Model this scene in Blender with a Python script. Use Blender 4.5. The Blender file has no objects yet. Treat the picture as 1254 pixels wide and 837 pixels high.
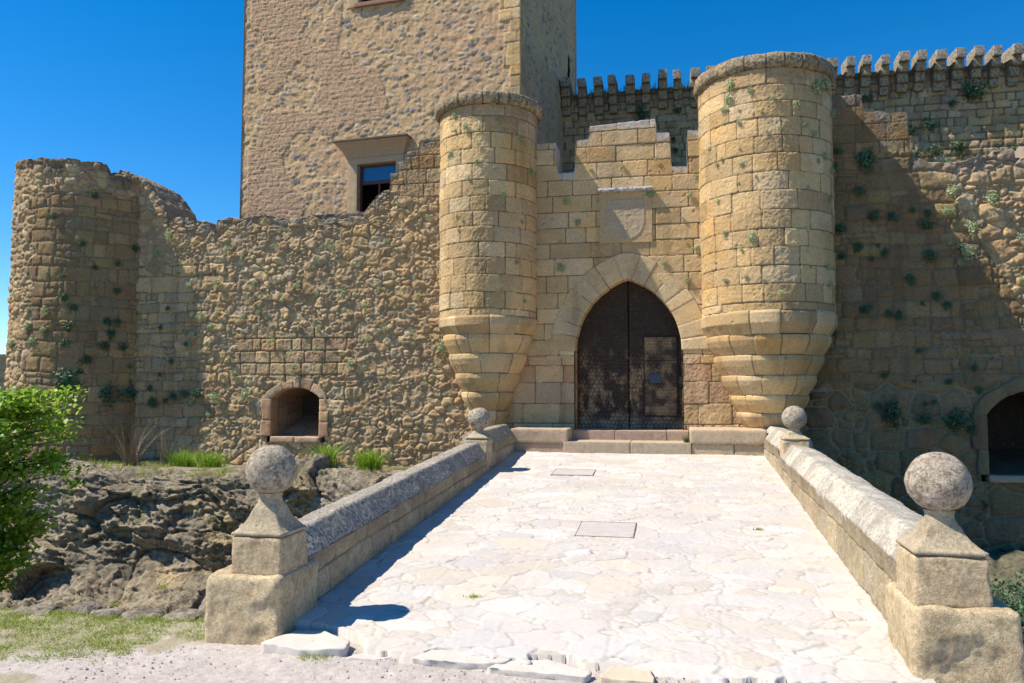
import bpy, math, random
import numpy as np
from mathutils import Vector
S = bpy.context.scene
COL = S.collection
R = math.radians

# ------------------------------------------------------------------ camera
cam_d = bpy.data.cameras.new('camera'); cam = bpy.data.objects.new('camera', cam_d); COL.objects.link(cam)
cam.location = (1.11, -19.43, .91)
cam.rotation_euler = (R(90 + 3.61), 0, R(11.56))
cam_d.sensor_width = 36; cam_d.lens = 975 / 1254 * 36
cam_d.clip_start = .05; cam_d.clip_end = 4000
S.camera = cam
# ------------------------------------------------------------------ world, sun, exposure
SUN_AZ, SUN_EL = 72, 53            # degrees left of the wall's normal, elevation
w = bpy.data.worlds.new('World'); S.world = w; w.use_nodes = True
nt = w.node_tree; nt.nodes.clear()
out = nt.nodes.new('ShaderNodeOutputWorld'); bg = nt.nodes.new('ShaderNodeBackground'); sky = nt.nodes.new('ShaderNodeTexSky')
sky.sky_type = 'NISHITA'; sky.sun_disc = False
sky.sun_elevation = R(SUN_EL); sky.sun_rotation = R(180 + SUN_AZ)
sky.altitude = 1500; sky.air_density = 1.0; sky.dust_density = .05; sky.ozone_density = 4.0
bg.inputs[1].default_value = .088
hs = nt.nodes.new('ShaderNodeHueSaturation'); hs.inputs['Saturation'].default_value = 1.38; hs.inputs['Value'].default_value = 1.32; hs.inputs['Hue'].default_value = .499
nt.links.new(sky.outputs[0], hs.inputs['Color']); nt.links.new(hs.outputs[0], bg.inputs[0]); nt.links.new(bg.outputs[0], out.inputs[0])
sl = bpy.data.lights.new('sun', 'SUN'); so = bpy.data.objects.new('sun', sl); COL.objects.link(so)
sl.energy = 5.0; sl.angle = R(.53); sl.color = (1, .91, .78)
sv = Vector((-math.sin(R(SUN_AZ)) * math.cos(R(SUN_EL)), -math.cos(R(SUN_AZ)) * math.cos(R(SUN_EL)), math.sin(R(SUN_EL))))
so.rotation_euler = (-sv).to_track_quat('-Z', 'Y').to_euler(); so.location = (-20, -20, 30)
S.view_settings.view_transform = 'Standard'; S.view_settings.look = 'None'
S.view_settings.exposure = .64; S.view_settings.gamma = 1; S.view_settings.use_curve_mapping = False
S.render.engine = 'CYCLES'

# ------------------------------------------------------------------ noise and masonry patterns
_T = np.random.RandomState(7).rand(64, 64, 64).astype(np.float32)
def vnoise(x, y, z):
    xi = np.floor(x).astype(int); yi = np.floor(y).astype(int); zi = np.floor(z).astype(int)
    fx = x - xi; fy = y - yi; fz = z - zi
    fx = fx*fx*(3-2*fx); fy = fy*fy*(3-2*fy); fz = fz*fz*(3-2*fz)
    a = xi & 63; b = yi & 63; c = zi & 63; a1 = (xi+1) & 63; b1 = (yi+1) & 63; c1 = (zi+1) & 63
    v = ((_T[a,b,c]*(1-fx)+_T[a1,b,c]*fx)*(1-fy) + (_T[a,b1,c]*(1-fx)+_T[a1,b1,c]*fx)*fy)*(1-fz) + \
        ((_T[a,b,c1]*(1-fx)+_T[a1,b,c1]*fx)*(1-fy) + (_T[a,b1,c1]*(1-fx)+_T[a1,b1,c1]*fx)*fy)*fz
    return v*2-1
def fbm(x, y, z, s=1., o=4, seed=0, g=.5):
    t = 0; amp = 1; n = 0
    for i in range(o):
        t = t + amp*vnoise(x*s+seed*7.31+i*11.7, y*s+seed*3.77+i*5.1, z*s+seed*1.93+i*2.3)
        n += amp; amp *= g; s *= 2.03
    return t/n
def ridged(x, y, z, s=1., o=4, seed=0):
    t = 0; amp = 1; n = 0
    for i in range(o):
        t = t + amp*(1-np.abs(vnoise(x*s+seed*7.31+i*11.7, y*s+seed*3.77+i*5.1, z*s+seed*1.93+i*2.3)))
        n += amp; amp *= .5; s *= 2.03
    return t/n*2-1
def hsh(i, k=0):
    i = np.asarray(i).astype(np.int64)
    v = (i*374761393 + k*668265263 + 1274126177) & 0xffffffff
    v = ((v ^ (v >> 13))*1103515245) & 0xffffffff
    v = (v ^ (v >> 16))
    v = (v*2654435761) & 0xffffffff
    return ((v >> 8) & 0xffff)/65535.
def sst(x, a, b):
    t = np.clip((x-a)/(b-a), 0, 1); return t*t*(3-2*t)

def ashlar(a, b, seed, ch=(.36, .44), bw=(.5, .95), warp=.012, split=.12):
    """coursed blocks: distance to the joint, block id, local coords in the block"""
    z = np.zeros_like(a)
    a = a + warp*fbm(a, b, z, 2.2, 2, seed); b = b + warp*fbm(a, b, z+5, 2.2, 2, seed+1) + warp*1.2*fbm(a, z, z+3, .5, 2, seed)
    a = a+warp*.55*fbm(a, b, z, 9, 3, seed+2); b = b+warp*.55*fbm(a, b, z+1, 9, 3, seed+3)
    rng = np.random.RandomState(seed)
    lo, hi = b.min()-.6, b.max()+.6; ed = [lo]
    while ed[-1] < hi: ed.append(ed[-1]+rng.uniform(*ch))
    ed = np.array(ed); ci = np.clip(np.searchsorted(ed, b)-1, 0, len(ed)-2)
    eb = np.minimum(b-ed[ci], ed[ci+1]-b); lb = (b-ed[ci])/(ed[ci+1]-ed[ci])-.5
    ea = np.zeros_like(a); idd = np.zeros(a.shape, np.int64); la = np.zeros_like(a)
    alo, ahi = a.min()-1.2, a.max()+1.2
    for k in range(len(ed)-1):
        e = [alo-rng.uniform(0, .6)]
        while e[-1] < ahi: e.append(e[-1]+rng.uniform(*bw)*(.6 if rng.rand() < split else 1))
        e = np.array(e); m = ci == k
        if not m.any(): continue
        am = a[m]; j = np.clip(np.searchsorted(e, am)-1, 0, len(e)-2)
        ea[m] = np.minimum(am-e[j], e[j+1]-am); la[m] = (am-e[j])/(e[j+1]-e[j])-.5
        idd[m] = k*1000+j+seed*77
    e = np.minimum(ea, eb)
    # soften corners
    c = np.clip(.035-np.maximum(ea, eb), 0, .035)
    return e-.35*c*(e < .03), idd, la, lb

def rubble(a, b, seed, sx=.36, sy=.24, jit=.38, wv=.35, p=2.6, warp=.05):
    """irregular stones: weighted Voronoi on brick-like jittered seeds"""
    z = np.zeros_like(a)
    a = a + warp*fbm(a, b, z, 2.4, 3, seed); b = b + warp*.8*fbm(a, b, z+9, 2.4, 3, seed+1)
    u = a/sx; v = b/sy
    vi = np.floor(v).astype(int)
    f1 = np.full(a.shape, 9.); f2 = np.full(a.shape, 9.); idd = np.zeros(a.shape, np.int64); lu = np.zeros(a.shape); lv = np.zeros(a.shape)
    for dv in (-1, 0, 1):
        row = vi+dv; off = .5*(row & 1)+.6*hsh(row, seed+3)
        ui = np.floor(u-off).astype(int)
        for du in (-1, 0, 1):
            cc = ui+du; key = (cc+500)*2003+(row+500)*7+seed*13
            px = cc+off+.5+jit*(2*hsh(key, 1)-1); py = row+.5+jit*(2*hsh(key, 2)-1)
            d = (np.abs(u-px)**p+np.abs(v-py)**p)**(1/p) - wv*(hsh(key, 3)-.5)
            m = d < f1
            f2 = np.where(m, f1, np.minimum(f2, d)); idd = np.where(m, key, idd); f1 = np.where(m, d, f1); lu = np.where(m, u-px, lu); lv = np.where(m, v-py, lv)
    e = (f2-f1)*.5*min(sx, sy)*1.1
    return e, idd, lu, lv

# ------------------------------------------------------------------ mesh building
def tag(o, label=None, cat=None, group=None, kind=None):
    if label: o['label'] = label
    if cat: o['category'] = cat
    if group: o['group'] = group
    if kind: o['kind'] = kind
    return o
def thing(name, loc, label, cat, group=None, kind=None):
    o = bpy.data.objects.new(name, None); o.empty_display_size = .1; COL.objects.link(o); o.location = loc
    return tag(o, label, cat, group, kind)
def link(name, me, mat, parent=None, loc=None):
    o = bpy.data.objects.new(name, me); COL.objects.link(o)
    if mat is not None and not me.materials: me.materials.append(mat)
    if parent is not None: o.parent = parent
    if loc is not None: o.location = loc
    return o
def raw(name, V, F, cols=None, smooth=True):
    """V (n,3), F list of quads (m,4) or tris"""
    V = np.asarray(V, np.float32); F = np.asarray(F, np.int32); k = F.shape[1]
    me = bpy.data.meshes.new(name)
    me.vertices.add(len(V)); me.vertices.foreach_set('co', V.ravel())
    me.loops.add(F.size); me.loops.foreach_set('vertex_index', F.ravel())
    me.polygons.add(len(F)); me.polygons.foreach_set('loop_start', np.arange(0, F.size, k, dtype=np.int32))
    me.polygons.foreach_set('loop_total', np.full(len(F), k, np.int32))
    me.polygons.foreach_set('use_smooth', np.full(len(F), smooth))
    if cols is not None:
        ca = me.color_attributes.new('Col', 'FLOAT_COLOR', 'POINT')
        c = np.ones((len(V), 4), np.float32); c[:, :3] = np.clip(cols, 0, 1); ca.data.foreach_set('color', c.ravel())
    me.update(calc_edges=True); me.validate()
    return me
class Acc:
    """collects grids and quads into one mesh"""
    def __init__(s): s.V = []; s.F = []; s.C = []; s.n = 0
    def add(s, V, F, C):
        s.V.append(np.asarray(V, float)); s.F.append(np.asarray(F)+s.n); s.C.append(np.asarray(C, float)); s.n += len(V)
    def grid(s, P, C, mask=None, closed=False, flip=False):
        nv, nu = P.shape[:2]
        idx = np.arange(nv*nu).reshape(nv, nu)
        if closed: idx = np.concatenate([idx, idx[:, :1]], 1)
        q = np.stack([idx[:-1, :-1], idx[:-1, 1:], idx[1:, 1:], idx[1:, :-1]], -1)
        if flip: q = q[..., ::-1]
        if mask is not None: q = q[mask]
        s.add(P.reshape(-1, 3), q.reshape(-1, 4), np.broadcast_to(C, P.shape).reshape(-1, 3))
    def build(s, name, mat, parent=None, base=(0, 0, 0), smooth=True, loc=None):
        V = np.concatenate(s.V)-np.array(base)
        me = raw(name, V, np.concatenate(s.F), np.concatenate(s.C), smooth)
        return link(name, me, mat, parent, loc)

def rough_box(acc, x0, x1, y0, y1, z0, z1, col, res=.03, r=.03, amp=.01, ns=6, seed=0, taper=0., colv=.12, shear=None, rid=0.):
    c = np.array([(x0+x1)/2, (y0+y1)/2, (z0+z1)/2]); h = np.array([x1-x0, y1-y0, z1-z0])/2; r = min(r, h.min()*.9)
    for ax in range(3):
        for sg in (-1, 1):
            b_, c_ = [i for i in range(3) if i != ax]
            nb = max(3, int(2*h[b_]/res)); nc = max(3, int(2*h[c_]/res))
            B, Cc = np.meshgrid(np.linspace(-h[b_], h[b_], nb), np.linspace(-h[c_], h[c_], nc))
            p = np.zeros(B.shape+(3,)); p[..., ax] = sg*h[ax]; p[..., b_] = B; p[..., c_] = Cc
            q = np.clip(p, -(h-r), h-r); d = p-q; n = d/np.maximum(np.linalg.norm(d, axis=-1, keepdims=True), 1e-9)
            P = q+n*r
            if taper: P[..., :2] *= (1-taper*(P[..., 2:3]+h[2])/(2*h[2]))
            W = P+c
            f = fbm(W[..., 0], W[..., 1], W[..., 2], ns, 4, seed)
            dd = f*amp
            if rid: dd = dd+rid*ridged(W[..., 0], W[..., 1], W[..., 2], ns*.6, 3, seed+9)
            W = W+n*dd[..., None]
            if shear is not None: W = W+np.array([shear[0], shear[1], 0])*(W[..., 2:3]-z0)
            g = 1+colv*fbm(W[..., 0], W[..., 1], W[..., 2], ns*1.3, 3, seed+4)
            flip = (sg < 0) ^ (ax == 1)
            acc.grid(W, np.array(col)[None, None]*g[..., None], flip=flip)

# ------------------------------------------------------------------ materials
def new_mat(name):
    m = bpy.data.materials.new(name); m.use_nodes = True; n = m.node_tree; b = n.nodes['Principled BSDF']
    return m, n, b
def stone_mat(name, sc=26, var=.25, bump=.5, bd=.012, speck=None, speck_sc=38, speck_th=.56, rough=.93):
    m, n, b = new_mat(name); L = n.links.new; N = n.nodes.new
    at = N('ShaderNodeAttribute'); at.attribute_name = 'Col'
    ge = N('ShaderNodeNewGeometry')
    tx = N('ShaderNodeTexNoise'); tx.inputs['Scale'].default_value = sc; tx.inputs['Detail'].default_value = 6; tx.inputs['Roughness'].default_value = .65
    L(ge.outputs['Position'], tx.inputs['Vector'])
    mr = N('ShaderNodeMapRange'); mr.inputs[1].default_value = .3; mr.inputs[2].default_value = .7; mr.inputs[3].default_value = 1-var; mr.inputs[4].default_value = 1+var
    L(tx.outputs['Fac'], mr.inputs[0])
    mx = N('ShaderNodeVectorMath'); mx.operation = 'SCALE'; L(at.outputs['Color'], mx.inputs[0]); L(mr.outputs[0], mx.inputs['Scale'])
    last = mx.outputs[0]
    if speck:
        for (colr, ssc, th, amt, sd) in speck:
            t2 = N('ShaderNodeTexNoise'); t2.inputs['Scale'].default_value = ssc; t2.inputs['Detail'].default_value = 5; t2.inputs['Roughness'].default_value = .7
            ad = N('ShaderNodeVectorMath'); ad.inputs[1].default_value = (sd, sd*2, sd*3); L(ge.outputs['Position'], ad.inputs[0]); L(ad.outputs[0], t2.inputs['Vector'])
            m2 = N('ShaderNodeMapRange'); m2.inputs[1].default_value = th; m2.inputs[2].default_value = th+.07; m2.inputs[3].default_value = 0; m2.inputs[4].default_value = amt
            L(t2.outputs['Fac'], m2.inputs[0])
            mi = N('ShaderNodeMix'); mi.data_type = 'RGBA'; L(m2.outputs[0], mi.inputs[0]); L(last, mi.inputs[6]); mi.inputs[7].default_value = (*colr, 1)
            last = mi.outputs[2]
    L(last, b.inputs['Base Color']); b.inputs['Roughness'].default_value = rough
    if 'Specular IOR Level' in b.inputs: b.inputs['Specular IOR Level'].default_value = .25
    bt = N('ShaderNodeTexNoise'); bt.inputs['Scale'].default_value = sc*2.2; bt.inputs['Detail'].default_value = 5; bt.inputs['Roughness'].default_value = .7
    L(ge.outputs['Position'], bt.inputs['Vector'])
    bp = N('ShaderNodeBump'); bp.inputs['Strength'].default_value = bump; bp.inputs['Distance'].default_value = bd
    L(bt.outputs['Fac'], bp.inputs['Height']); L(bp.outputs[0], b.inputs['Normal'])
    return m
M_ash = stone_mat('dressed_sandstone', 24, .22, .6, .014, [((.20, .15, .08), 9, .60, .35, 2.2), ((.58, .47, .30), 15, .62, .35, 5.5)])
M_rub = stone_mat('rubble_stone', 26, .32, .8, .02, [((.12, .09, .055), 30, .62, .5, 2.2), ((.55, .45, .30), 22, .62, .4, 5.5)])
M_keep = stone_mat('keep_masonry', 16, .28, .7, .02, [((.14, .11, .08), 11, .62, .5, 2.2)])
M_cap = stone_mat('weathered_coping', 24, .2, .6, .012, [((.09, .08, .065), 14, .49, .75, 3.1), ((.42, .38, .31), 30, .62, .6, 8.3)])
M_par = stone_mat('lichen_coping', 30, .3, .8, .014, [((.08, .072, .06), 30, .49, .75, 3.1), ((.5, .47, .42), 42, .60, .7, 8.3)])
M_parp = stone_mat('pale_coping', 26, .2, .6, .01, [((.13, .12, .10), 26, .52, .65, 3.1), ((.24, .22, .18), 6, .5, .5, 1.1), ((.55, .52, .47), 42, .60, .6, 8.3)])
M_ball = stone_mat('lichen_ball', 34, .3, .8, .014, [((.50, .44, .33), 5, .53, .55, 5.2), ((.17, .12, .08), 7, .55, .5, 9.2), ((.13, .09, .06), 18, .50, .65, 1.7), ((.07, .065, .06), 55, .56, .75, 3.1), ((.52, .5, .45), 33, .60, .75, 8.3)])
M_block = stone_mat('lichen_block', 30, .32, .9, .02, [((.22, .165, .09), 7, .53, .4, 4.7), ((.09, .075, .055), 40, .59, .6, 1.7), ((.52, .48, .41), 33, .60, .6, 8.3)])
M_rock = stone_mat('bank_rock', 13, .3, .9, .04, [((.05, .045, .038), 2.6, .54, .6, 6.7), ((.055, .05, .042), 9, .53, .6, 1.7), ((.36, .33, .29), 16, .60, .5, 8.3)])
M_pav = stone_mat('pale_flagstone', 30, .07, .3, .006)
M_grav = stone_mat('gravel', 45, .16, .8, .01, [((.2, .19, .2), 70, .68, .8, 2.2)])
M_wood = stone_mat('old_studded_wood', 40, .45, .5, .006, rough=.6)
def plain(name, col, rough=.6, metal=0.):
    m, n, b = new_mat(name); b.inputs['Base Color'].default_value = (*col, 1); b.inputs['Roughness'].default_value = rough; b.inputs['Metallic'].default_value = metal
    tx = n.nodes.new('ShaderNodeTexNoise'); tx.inputs['Scale'].default_value = 20
    mr = n.nodes.new('ShaderNodeMapRange'); mr.inputs[3].default_value = max(0, rough-.12); mr.inputs[4].default_value = min(1, rough+.12)
    n.links.new(tx.outputs['Fac'], mr.inputs[0]); n.links.new(mr.outputs[0], b.inputs['Roughness'])
    return m
M_iron = plain('iron', (.035, .035, .04), .45, .8)
M_plate = plain('steel_lock_plate', (.05, .06, .08), .55, .5)
M_redw = plain('dark_red_window_wood', (.075, .018, .015), .5)
M_glass = plain('window_glass', (.01, .07, .20), .05); M_glass.node_tree.nodes['Principled BSDF'].inputs['Specular IOR Level'].default_value = 1.0  # blue base colour paints in the sky's reflection
def leaf_mat(name, c1, c2, tr=.35):
    m, n, b = new_mat(name); L = n.links.new
    oi = n.nodes.new('ShaderNodeAttribute'); oi.attribute_name = 'Col'
    rp = n.nodes.new('ShaderNodeMix'); rp.data_type = 'RGBA'; rp.inputs[6].default_value = (*c1, 1); rp.inputs[7].default_value = (*c2, 1)
    sp = n.nodes.new('ShaderNodeSeparateColor'); L(oi.outputs['Color'], sp.inputs[0]); L(sp.outputs[0], rp.inputs[0])
    L(rp.outputs[2], b.inputs['Base Color']); b.inputs['Roughness'].default_value = .55
    t = n.nodes.new('ShaderNodeBsdfTranslucent'); L(rp.outputs[2], t.inputs[0])
    ms = n.nodes.new('ShaderNodeMixShader'); ms.inputs[0].default_value = tr; L(b.outputs[0], ms.inputs[1]); L(t.outputs[0], ms.inputs[2])
    L(ms.outputs[0], n.nodes['Material Output'].inputs[0])
    return m
M_leaf = leaf_mat('tree_leaf', (.10, .21, .015), (.40, .58, .05))
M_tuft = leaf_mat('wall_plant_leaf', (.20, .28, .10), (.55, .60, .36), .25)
M_tuftd = leaf_mat('deep_green_and_shaded_plant', (.03, .085, .04), (.09, .19, .09), .25)  # dark green bushes, and wall plants with their shade painted in
M_grass = leaf_mat('grass_blade', (.17, .26, .025), (.46, .50, .12), .35)
M_dry = leaf_mat('dry_twig', (.14, .10, .06), (.26, .20, .12), .0)
M_bark = plain('bark', (.09, .065, .045), .9)

# ------------------------------------------------------------------ stone colours (linear albedo)
A = np.array
PAL_ASH = A([[.50, .35, .17], [.45, .315, .16], [.55, .40, .225], [.39, .265, .13], [.50, .33, .145], [.48, .365, .215], [.40, .27, .135], [.54, .38, .19]])
PAL_RUB = A([[.44, .315, .17], [.38, .275, .155], [.49, .365, .215], [.34, .25, .145], [.45, .30, .145], [.40, .315, .20], [.50, .35, .175], [.41, .265, .145]])
PAL_SHD = .78*A([[.37, .24, .12], [.31, .215, .11], [.38, .28, .14], [.28, .19, .095], [.34, .225, .105], [.30, .23, .14], [.36, .26, .11], [.32, .20, .11]])  # darker stone colours, shade painted in for the walls out of the sun
PAL_RED = A([[.42, .26, .155], [.46, .31, .175], [.39, .235, .14], [.46, .33, .20]])
def shade(e, idd, X, Y, Z, pal, mort, mw=.012, seed=0, var=.12, stain=.16):
    c = pal[(hsh(idd, 11)*len(pal)*.999).astype(int)]
    c = c*(1-.25)+pal.mean(0)*.25
    c = c*(1+var*(2*hsh(idd, 12)-1))[..., None]
    s = 1+stain*1.9*fbm(X, Y, Z, .8, 4, seed+5)
    g = fbm(X, Y, Z, 5, 3, seed+8); s = s*(1-.20*sst(fbm(X*3.2, Y*3.2, Z*.30, 1, 3, seed+15), .12, .5))
    c = c*(s*(1+.12*g))[..., None]
    orange = sst(fbm(X, Y, Z, 1.1, 3, seed+21), .12, .5)[..., None]
    c = c*(1+orange*A([.06, -.03, -.16]))
    m = (1-sst(e, mw*.4, mw))[..., None]
    return c*(1-m)+A(mort)*m
def weather(c, d, X, Y, Z, depth=.5, col=(.13, .12, .10), amt=.75, seed=3):
    """grey lichen crust along wall heads: d = distance below the top"""
    n = fbm(X, Y, Z, 3.2, 4, seed)
    k = (1-sst(d+n*depth*1.1, depth*.15, depth))*amt
    return c*(1-k[..., None])+A(col)*(1+.5*fbm(X, Y, Z, 12, 2, seed+2))[..., None]*k[..., None]

def pat_ash(seed, pal=PAL_ASH, H=.022, mort=(.13, .09, .055), ch=(.36, .44), bw=(.5, .95), rough=.008, jw=.011, mw=.011, off=.010, **kw):
    def f(a, b, X, Y, Z):
        e, idd, la, lb = ashlar(a, b, seed, ch, bw, **kw)
        h = H*sst(e, 0, jw*1.6)+off*(2*hsh(idd, 5)-1)+.010*la*(2*hsh(idd, 6)-1)+.010*lb*(2*hsh(idd, 7)-1)
        h = h+rough*fbm(X, Y, Z, 7, 4, seed)+rough*.8*fbm(X, Y, Z, 28, 2, seed+1)
        pits = sst(fbm(X, Y, Z, 9, 3, seed+30), .42, .6)*(hsh(idd, 9) > .55)
        h = h-.02*pits
        return h-H, shade(e, idd, X, Y, Z, pal, mort, mw, seed)
    return f
def pat_crs(seed, pal=PAL_SHD, H=.05, mort=(.17, .13, .085), rough=.02, off=.018, big=1., warp=.05):
    """roughly squared rubble in broken courses"""
    def f(a, b, X, Y, Z):
        z0 = a*0; wa = a+.02*fbm(a, b, z0, 7, 3, seed+60); wb = b+.02*fbm(a, b, z0+2, 7, 3, seed+61)+.06*fbm(a, b, z0, .9, 2, seed+62)
        e1, i1, _, _ = ashlar(wa, wb, seed, (.24*big, .44*big), (.32*big, .85*big), warp=warp, split=.3)
        e2, i2, _, _ = ashlar(wa, wb, seed+1, (.13*big, .24*big), (.18*big, .5*big), warp=warp, split=.2)
        sm = hsh(i1, 41) > .80
        e = np.where(sm, np.minimum(e1, e2), e1); idd = np.where(sm, i2+99999, i1)
        h = H*(1-np.exp(-np.maximum(e, 0)/.022))+off*(2*hsh(idd, 5)-1)*sst(e, 0, .02)
        h = h+rough*fbm(X, Y, Z, 5, 5, seed)+rough*.6*ridged(X, Y, Z, 8, 3, seed+1)
        return h-H, shade(e, idd, X, Y, Z, pal, mort, .012, seed)
    return f
def pat_rub(seed, pal=PAL_RUB, H=.055, mort=(.34, .25, .15), sx=.36, sy=.25, jit=.38, wv=.4, p=2.6, rough=.02, mw=.016, warp=.05, rnd=.05, off=.02, fill=.0):
    def f(a, b, X, Y, Z):
        z0 = a*0; a = a+.018*fbm(a, b, z0, 8, 3, seed+60); b = b+.018*fbm(a, b, z0+2, 8, 3, seed+61)
        e, idd, la, lb = rubble(a, b, seed, sx, sy, jit, wv, p, warp)
        e2, i2, _, _ = rubble(a, b, seed+7, sx*.45, sy*.5, .45, .4, 2.4, warp*.5)
        sm = (hsh(idd, 41) > .72)
        e = np.where(sm, np.minimum(e, e2), e); idd = np.where(sm, i2+99999, idd)
        h = H*(1-np.exp(-np.maximum(e, 0)/rnd*1.6))+off*(2*hsh(idd, 5)-1)*sst(e, 0, .03)+.6*off*(la*(2*hsh(idd, 6)-1)+lb*(2*hsh(idd, 7)-1))
        h = h+rough*fbm(X, Y, Z, 6, 5, seed)+rough*.7*ridged(X, Y, Z, 9, 4, seed+1)
        return h-H, shade(e, idd, X, Y, Z, pal, mort, mw, seed)
    return f
def blend(f1, f2, maskf):
    def f(a, b, X, Y, Z):
        m = maskf(a, b)
        h1, c1 = f1(a, b, X, Y, Z); h2, c2 = f2(a, b, X, Y, Z)
        return np.where(m, h2, h1), np.where(m[..., None], c2, c1)
    return f

def interp_steps(pts):
    """profile from (x, z) knots; repeated x makes a step"""
    xs = A([p[0] for p in pts], float); zs = A([p[1] for p in pts], float)
    xs = xs+np.arange(len(xs))*1e-4
    return lambda x: np.interp(x, xs, zs)

def wall_sheet(acc, x0, x1, y0, T, zb, zt, res, pat, hole=None, top_amp=0., topw=.5, seed=0, frame=None, topcol=(.13, .12, .10), topamt=.75, batter=0.):
    """a wall as one closed cross-section: front, head and back, stones raised from the surface.
       frame: optional (origin, along, normal) for walls not parallel to the gate"""
    nu = int((x1-x0)/res)+1; x = np.linspace(x0, x1, nu); ztc = zt(x)
    if top_amp: ztc = ztc+top_amp*fbm(x, x*0, x*0, 2.2, 4, seed+40)+top_amp*.6*(2*hsh(np.floor((x+.2*np.sin(x*3))/.31).astype(int), seed)-1)
    zmax = ztc.max(); nf = int((zmax-zb)/res)+1; ntp = max(4, int(T/(res*1.8))); nb = 10
    zc = ztc.min()-.03; n1 = int((zc-zb)/res)+1; n2 = max(6, nf-n1); nf = n1+n2
    t2 = (np.arange(1, n2+1)/n2)[:, None]
    Xf = np.broadcast_to(x, (nf, nu)); Zf = np.concatenate([np.broadcast_to(np.linspace(zb, zc, n1)[:, None], (n1, nu)), zc+(ztc[None]-zc)*t2])
    # front rows: keep rows level below the lowest part of the head so joints stay crisp
    Yf = np.full_like(Zf, y0)+batter*(Zf-zb)
    ty = np.linspace(0, 1, ntp)[1:-1, None]
    Xt = np.broadcast_to(x, (len(ty), nu)); Zt = np.broadcast_to(ztc, (len(ty), nu)); Yt = y0+batter*(ztc-zb)[None]*(1-ty)+T*ty
    tb = np.linspace(1, 0, nb)[:, None]
    Xb = np.broadcast_to(x, (nb, nu)); Zb = zb+(ztc[None]-zb)*tb; Yb = np.full_like(Zb, y0+T)
    X = np.concatenate([Xf, Xt, Xb]); Y = np.concatenate([Yf, Yt, Yb]); Z = np.concatenate([Zf, Zt, Zb])
    b = np.concatenate([Zf, Zt+(Yt-y0), Zb+T])
    N = np.zeros(X.shape+(3,)); N[:nf, :, 1] = -1; N[nf:nf+len(ty), :, 2] = 1; N[nf+len(ty):, :, 1] = 1
    N[nf-1] = (0, -.7, .7)
    h, c = pat(X, b, X, Y, Z)
    c = weather(c, ztc[None]-Z, X, Y, Z, topw, topcol, topamt, seed)
    P = np.stack([X, Y, Z], -1)+N*h[..., None]
    mask = None
    if hole is not None:
        mk = hole(X, Z); q = mk[:-1, :-1] | mk[1:, :-1] | mk[:-1, 1:] | mk[1:, 1:]
        q[nf-1:] = False; mask = ~q
    if frame is not None:
        o, al, no = frame
        P = A(o)+P[..., 0:1]*A(al)+P[..., 1:2]*A(no)+P[..., 2:3]*A([0, 0, 1.])
    acc.grid(P, c, mask)
    # side ends
    for i, fl in ((0, True), (nu-1, False)):
        k = nf-1; tt = np.linspace(0, 1, 12)[:, None, None]
        rows = slice(0, nf, 3)
        A0 = P[rows, i][None]; B0 = A0.copy(); 
        if frame is None: B0 = A0+A([0, T, 0])
        else: B0 = A0+A(frame[2])*T
        G = A0*(1-tt)+B0*tt
        G = G.transpose(1, 0, 2); cc = np.broadcast_to(c[rows, i][:, None], G.shape)
        acc.grid(G, cc, flip=fl)

def lathe(acc, cx, cy, prof, res, pat, a0=0., a1=2*math.pi, Rtex=None, topf=None, seed=0, wd=None):
    """prof: list of (r, z); stones raised along the profile's normal"""
    pr = A(prof, float); seg = np.hypot(*np.diff(pr, axis=0).T); s = np.concatenate([[0], np.cumsum(seg)])
    ns = max(4, int(s[-1]/res)+1); ss = np.linspace(0, s[-1], ns)
    r = np.interp(ss, s, pr[:, 0]); z = np.interp(ss, s, pr[:, 1])
    dr = np.gradient(r); dz = np.gradient(z); L = np.hypot(dr, dz)+1e-9; nr = dz/L; nz = -dr/L
    Rm = Rtex or r.max(); full = abs(a1-a0-2*math.pi) < 1e-6
    na = int(Rm*(a1-a0)/res)+1; th = np.linspace(a0, a1, na, endpoint=not full)
    TH, RR = np.meshgrid(th, r); ZZ = np.broadcast_to(z[:, None], TH.shape).copy(); SS = np.broadcast_to(ss[:, None], TH.shape)
    if topf is not None:
        zt = topf(th)[None]; z0 = z.min(); ZZ = z0+(ZZ-z0)*(zt-z0)/(z.max()-z0)
        bb = ZZ+0*SS
    else: bb = SS+pr[0, 1]
    X = cx+RR*np.cos(TH); Y = cy+RR*np.sin(TH)
    h, c = pat(TH*Rm, bb, X, Y, ZZ)
    if wd is not None:
        top = (topf(th)[None] if topf is not None else z.max())
        c = weather(c, top-ZZ, X, Y, ZZ, *wd)
    P = np.stack([X+np.cos(TH)*nr[:, None]*h, Y+np.sin(TH)*nr[:, None]*h, ZZ+nz[:, None]*h], -1)
    acc.grid(P, c, closed=full)

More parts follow.
